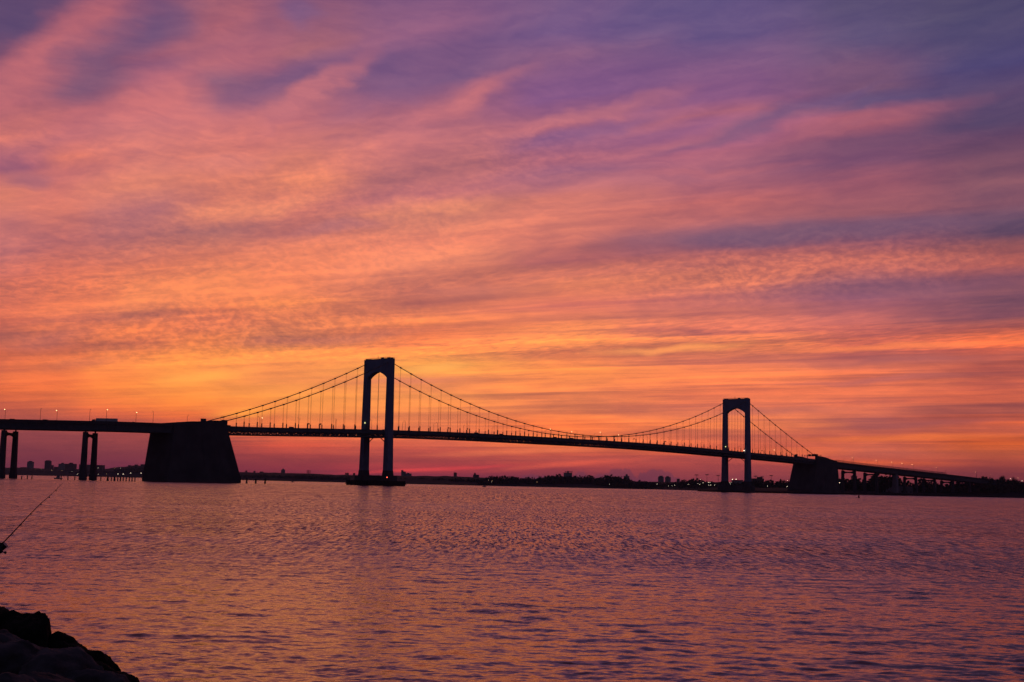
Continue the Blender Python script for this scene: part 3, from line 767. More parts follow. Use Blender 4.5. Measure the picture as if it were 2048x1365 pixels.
# ------------------------------------------------------------------ approach viaducts
def viaduct(name, label, path, ztop, depth, half, piers, legw, railing=None):
    """path(t)->(x,y,heading) metres along; piers = list of (t, ground z, leg offset)"""
    x0, y0, _ = path(0.0)
    root = empty(name, (x0, y0, 0)); tag(root, label, 'viaduct')
    def Pt(t, o, z):
        x, y, h = path(t); return (x + math.sin(h) * o - x0, y - math.cos(h) * o - y0, z)
    tmax = piers_end = path.length
    ts = np.arange(0, tmax + 0.1, 4.0)
    def put(fn, nm, m, par=root):
        return sweep(fn, ts, '', None).obj(nm, m, par)
    put(lambda t: [Pt(t, -half + .4, ztop(t) - 1.1), Pt(t, half - .4, ztop(t) - 1.1), Pt(t, half - .4, ztop(t) - 2.0), Pt(t, -half + .4, ztop(t) - 2.0)], 'roadway', M['asphalt'])
    for o in (-half + 1.2, -half / 3, half / 3, half - 1.2):
        put(lambda t: [Pt(t, o - .35, ztop(t) - 2.02), Pt(t, o + .35, ztop(t) - 2.02), Pt(t, o + .35, ztop(t) - depth), Pt(t, o - .35, ztop(t) - depth)], 'girder', M['steel'])
    for sg in (-1, 1):
        o = sg * half
        put(lambda t: [Pt(t, o - .25, ztop(t)), Pt(t, o + .25, ztop(t)), Pt(t, o + .3, ztop(t) - 2.3), Pt(t, o - .3, ztop(t) - 2.3)], 'parapet', M['concrete'])
    # web stiffeners along the outer girders
    st = MB()
    for t in np.arange(3, tmax, 4.6):
        for sg in (-1, 1):
            st.bar(Pt(t, sg * (half - .75), ztop(t) - depth + .1), Pt(t, sg * (half - .75), ztop(t) - 2.4), 0.25)
    st.obj('web_stiffener', M['steel'], root)
    if railing:
        r = MB()
        for sg in (-1, 1):
            for t in np.arange(0, railing, 1.2):
                r.bar(Pt(t, sg * half, ztop(t)), Pt(t, sg * half, ztop(t) + 2.2), 0.16)
            for t in np.arange(0, railing - 6, 6.0):
                for dz in (0.4, 0.8, 1.2, 1.6, 2.0, 2.3): r.bar(Pt(t, sg * half, ztop(t) + dz), Pt(t + 6, sg * half, ztop(t + 6) + dz), 0.12)
        r.obj('railing', M['steel'], root)
    for (t, gz, lo) in piers:
        zt = ztop(t) - depth - 1.1
        cap = MB()
        n = 13; vs = []; fs = []
        lw = legw
        zbm = zt - 0.5
        for i in range(n):
            o = -(lo - lw[0]) + 2 * (lo - lw[0]) * i / (n - 1); u = abs(o) / (lo - lw[0])
            top = zbm - 1.0 + 1.0 * u ** 6; bot = zbm - 2.9 - 1.3 * u ** 4
            vs += [Pt(t - 1.3, o, bot), Pt(t - 1.3, o, top), Pt(t + 1.3, o, top), Pt(t + 1.3, o, bot)]
        for i in range(n - 1):
            a = 4 * i; b = a + 4
            fs += [(a, b, b + 1, a + 1), (a + 1, b + 1, b + 2, a + 2), (a + 2, b + 2, b + 3, a + 3), (a + 3, b + 3, b, a)]
        fs += [(0, 1, 2, 3), tuple(4 * (n - 1) + k for k in (3, 2, 1, 0))]
        cap.add(vs, fs)
        pr = cap.obj('pier', M['concrete'], root)
        for sg in (-1, 1):
            l = MB(); a, b = lw
            l.hexa([Pt(t + x, sg * lo + y + sg * .4, gz) for x, y in ((-b, -b), (b, -b), (b, b), (-b, b))] + [Pt(t + x, sg * lo + y, zt) for x, y in ((-a, -a), (a, -a), (a, a), (-a, a))])
            l.obj('leg', M['concrete'], pr)
            g = MB(); g.hexa([Pt(t + x, sg * lo + y, zt + .01) for x, y in ((-.5, -.5), (.5, -.5), (.5, .5), (-.5, .5))] + [Pt(t + x, sg * lo + y, zt + 1.12) for x, y in ((-.4, -.4), (.4, -.4), (.4, .4), (-.4, .4))])
            g.obj('bearing', M['steel'], pr)
            if gz < 1:
                p = MB(); p.hexa([Pt(t + x, sg * lo + y + sg * .4, -2) for x, y in ((-b - .4, -b - .4), (b + .4, -b - .4), (b + .4, b + .4), (-b - .4, b + .4))] + [Pt(t + x, sg * lo + y + sg * .4, 4.2) for x, y in ((-b - .3, -b - .3), (b + .3, -b - .3), (b + .3, b + .3), (-b - .3, b + .3))])
                p.obj('pier_base', M['concrete'], pr)
    return root, Pt

SP = B(-206.5, 0, 0)
class PathL:
    length = 330.0
    def __call__(s, t):
        h0 = TH + math.pi; R = 56.0; arc = (math.pi - TH - 0.0) ; turn = math.pi - TH  # placeholder
        # heading starts along the bridge (towards the viewer, left) and swings to due left
        h_start = math.pi + TH; h_end = math.pi
        La = 45.0
        if t < La:
            k = t / La; n = max(1, int(24 * k)); x, y = SP[0], SP[1]
            for i in range(n):
                hh = h_start + (h_end - h_start) * (k * (i + .5) / n); x += math.cos(hh) * t / n; y += math.sin(hh) * t / n
            return x, y, h_start + (h_end - h_start) * k
        x, y, _ = s(La - 1e-6); return x - (t - La), y, h_end
pathL = PathL()
def zl(t): return 42.95 + 0.25 * math.sin(t / 300) - 0.0012 * t
xl0 = pathL(45)[0]
t_at = lambda X: 45 + (xl0 - X)
left_via, PtL = viaduct('approach_viaduct', 'steel girder approach viaduct on twin-legged piers at the left of the bridge', pathL, zl, 6.9, 14.6,
                        [(t_at(-310.2), 0, 10.8), (t_at(-369.7), 0, 10.8), (t_at(-429), 0, 10.8)], (1.5, 1.95))
SR = B(751.5, 0, 0)
class PathR:
    length = 900.0
    def __call__(s, t): return SR[0] + AX[0] * t, SR[1] + AX[1] * t, TH
pathR = PathR()
def zr(t): return zd(751.5 + t)
right_via, PtR = viaduct('approach_viaduct', 'long approach viaduct sloping down to the wooded shore at right', pathR, zr, 7.1, 14.4,
                         [(59, 2, 8.6), (118, 2, 8.6), (232, 4, 8.6), (290, 5, 8.6), (348, 6, 8.6), (405, 7, 8.6), (462, 8, 8.6), (520, 8, 8.6)], (1.5, 1.8), railing=318)
# broad concrete pier with a low service building round its foot
x0, y0 = SR[0], SR[1]
cp = MB(); cp.hexa([PtR(164, 7.6, 4), PtR(170, 7.6, 4), PtR(170, 14.2, 4), PtR(164, 14.2, 4), PtR(164.5, 8, zr(175) - 7.2), PtR(169.5, 8, zr(175) - 7.2), PtR(169.5, 13.6, zr(175) - 7.2), PtR(164.5, 13.6, zr(175) - 7.2)])
cp.obj('wall_pier', M['pale_concrete'], right_via)

# ------------------------------------------------------------------ land
def land(name, pts_near, ridge, base_back=900.0):
    """pts_near: list of (px, Y) shoreline; ridge: heights (px, height, dY)"""
    mb = MB(); px = np.array([p[0] for p in pts_near], float)
    xs = np.linspace(px[0], px[-1], 150)
    Yn = np.interp(xs, px, [p[1] for p in pts_near])
    hh = np.interp(xs, [r[0] for r in ridge], [r[1] for r in ridge])
    prof = [(0, -1.5), (3, 1.4), (40, 2.4), (160, 0.35), (420, 0.8), (base_back, 1.0), (base_back * 1.8, 0.6)]
    nr = len(prof)
    for i, x in enumerate(xs):
        for j, (dy, k) in enumerate(prof):
            Y = Yn[i] + dy; z = k if j < 3 else 2.4 + (hh[i] - 2.4) * k
            if 2 < j: z += mnoise.noise(Vector((x * .05, dy * .01, 4))) * 0.08 * hh[i]
            mb.v.append((col_x(x, Y), Y, z))
    for i in range(len(xs) - 1):
        for j in range(nr - 1): mb.f.append((i * nr + j, (i + 1) * nr + j, (i + 1) * nr + j + 1, i * nr + j + 1))
    o = mb.obj(name, M['land'], None, True); tag(o, kind='structure'); return o
def H(px, py, Y): return W(px, py, Y)[2]
land('far_shore', [(-900, 5200), (290, 5200), (420, 4600), (600, 3700), (760, 3300)], [(-900, 20), (0, H(0, 935, 6000)), (60, H(60, 936, 6000)), (100, H(100, 938, 6000)), (150, H(150, 938.5, 6000)), (210, H(210, 938, 6000)), (240, H(240, 934, 6000)), (270, H(270, 931, 6000)), (300, H(300, 932, 6000)), (470, H(470, 945, 5500)), (600, H(600, 947, 4600)), (680, H(680, 950, 4300)), (760, H(760, 951, 4200))])
land('middle_shore', [(700, 3300), (860, 3000), (1000, 2800), (1180, 2700), (1300, 3000), (1400, 2400), (1445, 2150), (1520, 2100)], [(700, H(700, 951, 4200)), (800, H(800, 951.5, 3900)), (900, H(900, 953, 3900)), (960, H(960, 955, 3700)), (1100, H(1100, 962, 3600)), (1300, H(1300, 963, 3600)), (1520, H(1520, 966, 3000))])
land('near_shore', [(1395, 1640), (1425, 1490), (1500, 1470), (1600, 1530), (1700, 1640), (1800, 1760), (2048, 1900), (2600, 2000)], [(1395, 2), (1440, 5), (1570, 9), (1700, 15), (1850, 16), (2048, H(2048, 966, 2800)), (2600, 30)])

# woods read as one mass: leaf clumps spread through a belt
def wood(name, label, outline, Yf, depth, seed, n_per=9, size=3.2):
    rnd = random.Random(seed); mb = MB()
    pxs = [o_[0] for o_ in outline]
    x = pxs[0]
    while x < pxs[-1]:
        Y = Yf(x) if callable(Yf) else Yf
        stepm = 6.5
        top = float(np.interp(x, pxs, [o_[1] for o_ in outline]))
        for r_ in range(2):
            Yc = Y + depth * (0.15 + 0.7 * rnd.random())
            ht = (H(x, top, Yc)) * (0.82 + 0.22 * rnd.random()) * (1.0 if r_ else 0.9)
            cx = col_x(x, Yc) + rnd.uniform(-3, 3)
            crown = max(2.5, ht * rnd.uniform(.26, .40))
            for q in range(n_per * 5):
                th = rnd.random() * 6.283; ph = math.acos(rnd.uniform(-1, 1)); rr = crown * (rnd.random() ** 0.35)
                c = Vector((cx + rr * math.sin(ph) * math.cos(th), Yc + rr * math.sin(ph) * math.sin(th), ht - crown * .95 + rr * math.cos(ph) * 1.0))
                if c.z > ht: c.z = ht
                s_ = size * rnd.uniform(.35, .75) * (crown / 6.5)
                nrm = Vector((rnd.gauss(0, 1), rnd.gauss(0, 1), rnd.gauss(0, 1))).normalized(); u = nrm.orthogonal().normalized(); v = nrm.cross(u)
                mb.add([c + u * s_, c + (u * .3 + v * .9) * s_, c - (u * .8 - v * .4) * s_, c - (u * .5 + v * .8) * s_, c + (u * .6 - v * .7) * s_], [(0, 1, 2, 3, 4)])
            # understorey
            for q in range(26):
                c = Vector((cx + rnd.uniform(-5, 5), Yc + rnd.uniform(-4, 4), rnd.uniform(1.5, max(2, ht * .6))))
                s_ = size * rnd.uniform(.7, 1.3); nrm = Vector((rnd.gauss(0, .4), -1, rnd.gauss(0, .4))).normalized(); u = nrm.orthogonal().normalized(); v = nrm.cross(u)
                mb.add([c + u * s_, c + (u * .3 + v * .9) * s_, c - (u * .8 - v * .4) * s_, c - (u * .5 + v * .8) * s_, c + (u * .6 - v * .7) * s_], [(0, 1, 2, 3, 4)])
        x += stepm / Y * F_PX
    me = bpy.data.meshes.new(name); me.from_pydata(mb.v, [], mb.f); me.materials.append(M['leaf'])
    o = bpy.data.objects.new(name, me); C.objects.link(o)
    tag(o, label, 'woodland', None, 'stuff'); return o
wood('woodland', 'dark belt of trees on the far shore below the middle of the span', [(962, 957), (967, 953.5), (1000, 951.5), (1020, 953), (1045, 954), (1075, 954.5), (1085, 951), (1098, 949), (1115, 949), (1130, 952), (1145, 951), (1156, 954), (1165, 950), (1180, 949.5), (1195, 955), (1210, 952), (1222, 950), (1232, 950), (1242, 955), (1258, 955), (1268, 960), (1290, 960), (1310, 964)], 2860, 90, 3)
wood('woodland', 'low band of trees on the far shore between the left anchorage and near tower', [(470, 950), (520, 949), (560, 951), (620, 950), (690, 953), (760, 955), (860, 956), (960, 957)], lambda x: float(np.interp(x, [470, 600, 760, 960], [4450, 3800, 3400, 2950])), 90, 5, 5, 4)
wood('woodland', 'dark wooded rise on the far shore left of the left anchorage', [(0, 941), (60, 942), (120, 944), (200, 944), (240, 939), (270, 935), (300, 935)], 5350, 90, 9, 5, 4.5)
wood('woodland', 'scrub and trees behind the waterfront on both sides of the far tower', [(1300, 966), (1340, 965), (1360, 962), (1382, 958), (1390, 956.5), (1398, 958), (1412, 962), (1430, 963), (1450, 965), (1500, 962), (1530, 960), (1560, 960), (1590, 958)], lambda x: float(np.interp(x, [1300, 1400, 1450, 1600], [3080, 2500, 2250, 2150])), 80, 13)
wood('woodland', 'dark bushes and trees along the bank beneath the sloping approach', [(1680, 957), (1712, 954), (1722, 957), (1735, 962), (1748, 950), (1762, 947), (1778, 948), (1790, 950), (1800, 957), (1815, 962), (1832, 965), (1842, 957), (1855, 960), (1880, 965), (1905, 963), (1930, 959), (1960, 956), (1985, 956), (2010, 955), (2030, 957), (2048, 960), (2150, 960)], lambda x: float(np.interp(x, [1680, 1800, 2048, 2200], [1730, 1850, 1990, 2020])), 60, 17, 9, 3.0)

def tree(px, top, Y, wpx, label, seed, sparse=False):
    rnd = random.Random(seed)
    x = col_x(px, Y); gz = 8.0; zt = H(px, top, Y); cw = wpx / F_PX * Y / 2
    root = empty('tree', (x, Y, gz)); tag(root, label, 'tree', 'round-crowned trees at the right end of the shore')
    h = zt - gz; tr = MB(); tr.tube([(0, 0, -1), (0.2, 0, h * .35), (0, .2, h * .7)], [.55, .42, .2], 7)
    for k in range(6):
        a = k * 1.05; tr.tube([(0.1, 0, h * (.3 + .05 * k)), (cw * .5 * math.cos(a), cw * .5 * math.sin(a), h * (.55 + .05 * k))], [.2, .08], 5)
    tr.obj('trunk', M['bark'], root)
    mb = MB(); clumps = [(rnd.uniform(-.55, .55) * cw, rnd.uniform(-.55, .55) * cw, h * rnd.uniform(.42, .86), cw * rnd.uniform(.35, .55)) for _ in range(11)]
    for (cx, cy, cz, r_) in clumps:
        for q in range(70 if sparse else 130):
            d = Vector((rnd.gauss(0, 1), rnd.gauss(0, 1), rnd.gauss(0, 1))).normalized() * r_ * rnd.random() ** .4
            c = Vector((cx, cy, cz)) + d; c.z = min(c.z, h)
            s_ = rnd.uniform(.25, .6); nrm = Vector((rnd.gauss(0, 1), rnd.gauss(0, 1), rnd.gauss(0, 1))).normalized(); u = nrm.orthogonal().normalized(); v = nrm.cross(u)
            mb.add([c + u * s_, c + v * s_, c - u * s_, c - v * s_], [(0, 1, 2, 3)])
    me = bpy.data.meshes.new('crown'); me.from_pydata(mb.v, [], mb.f); me.materials.append(M['leaf'])
    o = bpy.data.objects.new('crown', me); C.objects.link(o); o.parent = root
tree(1971.5, 950, 2050, 19, 'round dark tree just right of where the viaduct meets the shore', 1)
tree(2004.5, 946, 2050, 18, 'tallest round dark tree near the right end of the shore', 2)
tree(2029, 953, 2060, 17, 'thin-leaved tree with sky showing through at the far right', 3, True)
tree(1990, 956, 2080, 12, 'low dark tree in the dip between the two round trees at right', 4)

# ------------------------------------------------------------------ buildings
def building(px0, px1, top, Y, label, m='brick', pent=None, name='apartment_building', cat='building', group='apartment blocks on the skyline', step=None, floors=None):
    xa, xb = col_x(px0, Y), col_x(px1, Y); w = xb - xa; zt = H((px0 + px1) / 2, top, Y); dpt = max(14, w * .8)
    root = empty(name, ((xa + xb) / 2, Y, 0)); tag(root, label, cat, group)
    b = MB(); b.box(-w / 2, w / 2, 0, dpt, 0, zt - .8); wl = b.obj('wall', M[m], root)
    r = MB(); r.box(-w / 2 - .4, w / 2 + .4, -.4, dpt + .4, zt - .79, zt); rf = r.obj('roof', M['roof'], root)
    if pent:
        q = MB(); q.box(w * pent[0], w * pent[1], 3, dpt - 3, zt + .01, zt + pent[2]); q.obj('penthouse', M[m], rf)
    if step:
        q = MB(); q.box(w * step[0], w * step[1], 1, dpt - 1, zt + .01, zt + step[2]); q.obj('upper_storey', M[m], root)
    return root
bl = [
 (40, 51, 934.8, 6000, 'low wide block at the left end of the skyline beside the first slab', 'brick', None),
 (52.8, 63.5, 924, 6000, 'leftmost tall slab on the skyline', 'pale_wall', (-.3, .2, 4)),
 (88, 98.8, 922.3, 6000, 'tall slab standing alone just left of the middle skyline group', 'brick', (-.35, .35, 3)),
 (100, 104.5, 930.5, 6050, 'slim low block against the right side of the lone tall slab', 'brick', None),
 (107, 114.5, 934, 5950, 'low block just left of the penthouse block on the skyline', 'brick', None),
 (115.8, 128, 928, 5700, 'mid-height block with a small rooftop tank left of the broad block', 'pale_wall', (-.1, .15, 5)),
 (129, 147.5, 928, 5600, 'broad dark block with central rooftop housing left of the viaduct pier', 'brick', (-.1, .1, 5)),
 (157, 183, 929.5, 5500, 'very wide block seen behind the right viaduct pier', 'brick', None),
 (184.5, 204, 930.4, 5500, 'wide block emerging right of the right viaduct pier', 'brick', None),
 (255, 260, 931, 5600, 'small gabled block on the hill left of the anchorage', 'brick', None),
 (268, 273, 929.6, 5600, 'small roof on top of the hill beside the anchorage', 'brick', None),
 (280, 292, 929, 5600, 'long low block on the hilltop touching the anchorage edge', 'brick', None),
 (490, 492.4, 941.5, 5400, 'tiny tower block first right of the left anchorage', 'brick', None),
 (506, 509, 942.5, 5400, 'tiny block second right of the left anchorage', 'brick', None),
 (519, 525, 943.6, 5400, 'small flat block between the tiny blocks and the lone tower block', 'brick', None),
 (561.5, 568.4, 939.8, 5000, 'lone slim tower block under the left side span', 'pale_wall', (-.2, .2, 4)),
 (606, 622, 948.5, 4600, 'low power house carrying the three chimneys', 'brick', None),
 (690, 692, 946, 4300, 'tiny block just left of the near tower leg', 'brick', None),
 (693.5, 696, 946, 4300, 'second tiny block just left of the near tower leg', 'brick', None),
 (705.5, 709, 946.5, 4300, 'small block touching the left leg of the near tower', 'brick', None),
 (801.7, 810.5, 943.5, 4000, 'stepped tower block right of the near tower', 'pale_wall', (-.5, -.05, 4.4)),
 (811, 822, 947.6, 4000, 'low terrace of roofs right of the stepped tower block', 'pale_wall', (-.3, .1, 2.5)),
 (907, 913, 946, 3900, 'small square tower block on the shore left of the woods', 'brick', (-.3, .1, 1.5)),
 (945.6, 957.6, 950, 3500, 'flat block with raised middle at the left edge of the woods', 'brick', (-.35, -.05, 5)),
 (1127.5, 1144, 946, 3400, 'pale mast-topped complex rising above the woods', 'pale_wall', (-.1, .1, 5)),
 (1248, 1258.5, 952.4, 3500, 'pale block with a pointed housing right of the woods', 'pale_wall', (-.15, .2, 5)),
 (1317, 1327.6, 954, 3700, 'left one of the twin tower blocks right of mid span', 'pale_wall', (-.3, .3, 3)),
 (1331, 1341.4, 954.8, 3700, 'right one of the twin tower blocks right of mid span', 'pale_wall', (-.3, .2, 3)),
 (1354.5, 1359.5, 958, 3700, 'small low block right of the twin tower blocks', 'brick', None),
 (1466, 1486, 960.5, 2400, 'low waterfront hall seen between the legs of the far tower', 'pale_wall', None),
 (1505, 1528, 957.5, 2400, 'wide flat-roofed hall right of the far tower', 'brick', (.0, .4, 3)),
 (1707.5, 1714.5, 952.5, 1900, 'dark house with a stepped roof between the viaduct piers', 'brick', (-.4, .1, 1.4)),
]
for (a, b, t_, Y, lab, m_, pent) in bl: building(a, b, t_, Y, lab, m_, pent)
# masts of the complex above the woods
for i, px in enumerate((1131, 1136, 1139.5, 1143)):
    x = col_x(px, 3410); z = H(px, 946, 3410); mb = MB(); mb.bar((0, 0, 0), (0, 0, H(px, 942.6, 3410)), 1.3)
    mb.bar((-2.4, 0, H(px, 943.8, 3410)), (2.4, 0, H(px, 943.8, 3410)), 0.9)
    o = mb.obj('mast', M['steel']); o.location = (x, 3405, 0); tag(o, ORD[i + 1] + ' mast from the left above the pale complex in the woods', 'mast', 'masts above the woods')
# chimneys
for i, px in enumerate((613.8, 616.6, 619.4)):
    h_ = H(px, 941, 4580); mb = MB(); mb.tube([(0, 0, 0), (0, 0, h_ * .6), (0, 0, h_)], [1.7, 1.35, 1.15], 10)
    o = mb.obj('chimney', M['brick']); o.location = (col_x(px, 4580), 4580, 0)
    tag(o, ['left', 'middle', 'right'][i] + ' one of the three thin chimneys on the power house', 'chimney', 'power house chimneys')
    q = MB(); q.tube([(0, 0, h_ - 1.5), (0, 0, h_ + .2)], 1.5, 10); q.obj('chimney_rim', M['roof'], o)
# service building around the pale pier
xa, xb = W(1747, 975, 1830), W(1826, 975, 1830)
sb = empty('service_building', ((xa[0] + xb[0]) / 2, 1830, 0)); tag(sb, 'long pale low building at the foot of the broad viaduct pier', 'building')
hw = (xb[0] - xa[0]) / 2
b = MB(); b.box(-hw, hw, 0, 16, 1, 9.8); b.box(-hw * .35, hw, 1, 15, 9.81, 13.4); b.obj('wall', M['pale_concrete'], sb)
b = MB(); b.box(-hw * .35 - .3, hw + .3, .7, 15.3, 13.41, 13.8); b.box(-hw - .3, -hw * .36, -.3, 16.3, 9.81, 10.2); b.obj('roof', M['roof'], sb)
for k in range(9):
    b = MB(); cx = -hw + (k + .5) * 2 * hw / 9; b.box(cx - 1, cx + 1, -.06, .2, 4, 6.4); b.obj('window', M['glass'], sb)

# ------------------------------------------------------------------ lamps
def lamp_proto(name, h, arm, head_m, r=0.35, tilt=1, pole=0.11):
    root = empty(name); p = MB(); p.tube([(0, 0, 0), (0, 0, h * .92), (arm * .35 * tilt, 0, h * .985), (arm * tilt, 0, h)], [pole * 1.4, pole, pole * .8, pole * .7], 6); p.obj('pole', M['steel'], root)
    q = MB(); q.ball((arm * tilt, 0, h - r * .2), r, sq=(1.1, .8, .62)); q.obj('lamp_head', head_m, root)
    return root
LAMPS = []
def place(proto, used, loc, rz=0.0):
    o = proto if not used[0] else copy_tree(proto)
    used[0] = True; o.location = loc; o.rotation_euler = (0, 0, rz); return o
lit = lamp_proto('street_lamp', 9.6, 1.7, M['warm_lamp'], .40); u_lit = [False]
off = lamp_proto('street_lamp', 9.6, 1.7, M['off_lamp'], .34); u_off = [False]
deckl = []      # (px, lit, place function)
def on_left(px, sg, L_):
    Yc = 936.0 + (-sg * 0) ; d = ray(px, 840); best = None
    for t in np.arange(0, 300, .5):
        p = PtL(t, sg * 14.2, 0); x, y = p[0] + SP_xy[0], p[1] + SP_xy[1]
        e = abs(x / y - d[0] / d[1])
        if best is None or e < best[0]: best = (e, x, y, zl(t) - 1.1, pathL(t)[2])
    return best[1:]
SP_xy = pathL(0)[:2]
for px, L_, sg in ((10, 1, 1), (80.5, 0, -1), (114, 1, 1), (178.5, 0, -1), (213, 1, -1), (271.5, 1, 1), (306, 0, -1)):
    x, y, z, h_ = on_left(px, sg, L_); deckl.append((px, L_, (x, y, z), h_ + (math.pi / 2 if sg > 0 else -math.pi / 2)))
def on_bridge(s, sg, L_, dz=0): deckl.append((s, L_, B(s, sg * 12.9, zd(s) - 1.25 + dz), TH + (math.pi / 2 if sg > 0 else -math.pi / 2)))
dlabel = []
for s in (-180,): on_bridge(s, -1, 0)
lit_main = {-94: 1, 146 + 48: 1, 234: 1, 298: 1}
k = 0
for s in np.arange(-150, 700, 38.0):
    if abs(s) < 6 or abs(s - SPAN) < 6: continue
    on_bridge(s, -1, 1 if k in (1, 10, 12, 20) else 0); k += 1
k = 0
for s in np.arange(-131, 700, 38.0):
    if abs(s) < 6 or abs(s - SPAN) < 6: continue
    on_bridge(s, 1, 1 if k in (9, 11, 21) else 0); k += 1
for t, L_ in ((8, 0), (30, 0), (48, 1), (70, 0), (92, 0), (112, 1), (133, 0), (155, 1), (185, 1), (215, 1), (250, 0), (290, 1), (330, 0), (372, 0), (420, 1), (480, 0), (540, 0)):
    sg = 1 if L_ else -1
    p = PtR(t, sg * 13.5, 0); deckl.append((0, L_, (p[0] + SR[0], p[1] + SR[1], zr(t) - 1.1), TH + (math.pi / 2 if sg > 0 else -math.pi / 2)))
deckl.sort(key=lambda q: q[2][0] / q[2][1])
cnt = {0: 0, 1: 0}
ordl = {1: 0, 0: 0}
for (_, L_, loc, rz) in deckl:
    o = place(lit if L_ else off, u_lit if L_ else u_off, loc, rz)
    ordl[L_] += 1; i = ordl[L_]
    tag(o, ORD[i] + ' ' + ('lit' if L_ else 'unlit') + ' roadway lamp from the left, on a tall thin pole', 'street lamp', 'street lamps along the bridge roadway')

# shore lights
sl_w = lamp_proto('street_lamp', 8.0, 1.0, M['white_lamp'], .27, pole=.12); u_w = [False]
sl_s = lamp_proto('street_lamp', 8.0, 1.0, M['white_lamp'], .38, pole=.12); u_s = [False]
sl_y = lamp_proto('street_lamp', 8.0, 1.0, M['warm_lamp'], .28, pole=.12); u_y = [False]
shore = [(71, 940, 5300, 'y'), (82, 938, 5300, 'y'), (103, 941, 5300, 'y'), (124, 941.5, 5300, 'y'), (144, 943, 5180, 'w'), (155.3, 948.5, 5190, 's'), (160, 948.6, 5190, 'w'), (183.5, 949, 5190, 'w'), (196.4, 936, 5250, 's'), (196.3, 949, 5190, 's'), (213, 948.5, 5190, 'y'), (240.8, 936.6, 5250, 'w'), (229, 937, 5250, 'y'),
         (236, 948.2, 5190, 'S'), (246.2, 948.4, 5190, 'S'), (261.2, 946.3, 5190, 'S'), (282.2, 946.6, 5190, 'S'), (517, 955, 4300, 'y'),
         (984.6, 962, 2790, 'y'), (982.2, 969, 2780, 'w'), (976.5, 961, 2800, 'y'), (1074, 964, 2690, 'y'), (1218.6, 969, 2750, 's'), (1314.3, 968.8, 2900, 's'), (1337, 972.7, 2800, 's'), (1343.6, 974, 2790, 'w'), (1349.2, 970.6, 2760, 's'), (1376, 969, 2500, 's'), (1379.5, 969.2, 2500, 'w'),
         (1399, 969.2, 2400, 's'), (1401, 959, 2400, 's'), (1406, 965.7, 2380, 's'), (1416.8, 965.2, 2350, 's'), (1420, 965.3, 2350, 's'), (1417.5, 970.6, 2340, 's'), (1421, 970.6, 2330, 's'), (1429.2, 970.5, 2300, 's'), (1396, 967, 2400, 'w'),
         (1465, 959, 2100, 'S'), (1472, 958.8, 2100, 'S'), (1462, 965.6, 2080, 'w'), (1459.5, 965.6, 2080, 'w'), (1461.6, 968.7, 2080, 'w'), (1506.4, 972.2, 2000, 's'), (1535, 972.7, 1980, 's'), (1575.2, 961.5, 2140, 's'), (1574.3, 975.3, 1560, 'w'), (1679, 965.8, 1700, 's'), (1632, 916.8, 1600, 'S'),
         (2021, 957.8, 1980, 's'), (2044, 962, 1980, 's'), (1981, 949, 1985, 'y'), (2036, 956, 1985, 'y')]
shore.sort()
sl_big = lamp_proto('street_lamp', 8.0, 1.0, M['white_lamp'], .60, pole=.14); u_b = [False]
protos_far = {'w': (lamp_proto('street_lamp', 8.0, 1.0, M['white_lamp'], .50, pole=.15), [False]), 's': (lamp_proto('street_lamp', 8.0, 1.0, M['white_lamp'], .75, pole=.15), [False]),
              'y': (lamp_proto('street_lamp', 8.0, 1.0, M['warm_lamp'], .5, pole=.15), [False]), 'S': (lamp_proto('street_lamp', 8.0, 1.0, M['white_lamp'], 1.15, pole=.2), [False])}
protos = {'w': (sl_w, u_w), 's': (sl_s, u_s), 'y': (sl_y, u_y), 'S': (sl_big, u_b)}
for i, (px, py, Y, kd) in enumerate(shore):
    P = W(px, py, Y); pr, us = (protos_far if Y > 4000 else protos)[kd]
    o = place(pr, us, (P[0] - 1.0, Y, max(0.5, P[2] - 8.0)))
    lab = {'w': 'small white', 's': 'white', 'y': 'faint yellowish', 'S': 'bright white'}[kd]
    where = 'left of the anchorage' if px < 300 else 'below the left side span' if px < 700 else 'under the main span' if px < 1440 else 'near the far tower legs' if px < 1560 else 'by the right anchorage' if px < 1700 else 'among the trees at right'
    tag(o, '%s lamp %s, %s along the shore from the left' % (lab, where, ORD[i + 1]), 'lamp', 'lamps lit along the shore')

# sports-ground floodlight masts
fm = empty('floodlight_mast'); q = MB(); q.tube([(0, 0, 0), (0, 0, 30)], [.5, .28], 6); q.obj('pole', M['steel'], fm)
q = MB()
for k in range(5): q.box(-3.6 + k * 1.5, -2.6 + k * 1.5, -.3, .3, 29.2, 30.2)
q.bar((-3.8, 0, 29.1), (3.6, 0, 29.1), .25); q.bar((-2.6, 0, 30.5), (2.6, 0, 30.5), .5); q.obj('lamp_bank', M['steel'], fm)
um = [False]
for i, (px, top) in enumerate(((1393, 949.5), (1414, 949), (1436.5, 951), (1511.2, 952), (1524, 953.5), (1542.6, 951))):
    Y = 2450; P = W(px, top, Y); o = place(fm, um, (P[0], Y, P[2] - 30.6)); tag(o, ORD[i + 1] + ' tall unlit floodlight mast from the left behind the far tower', 'floodlight mast', 'floodlight masts behind the far tower')

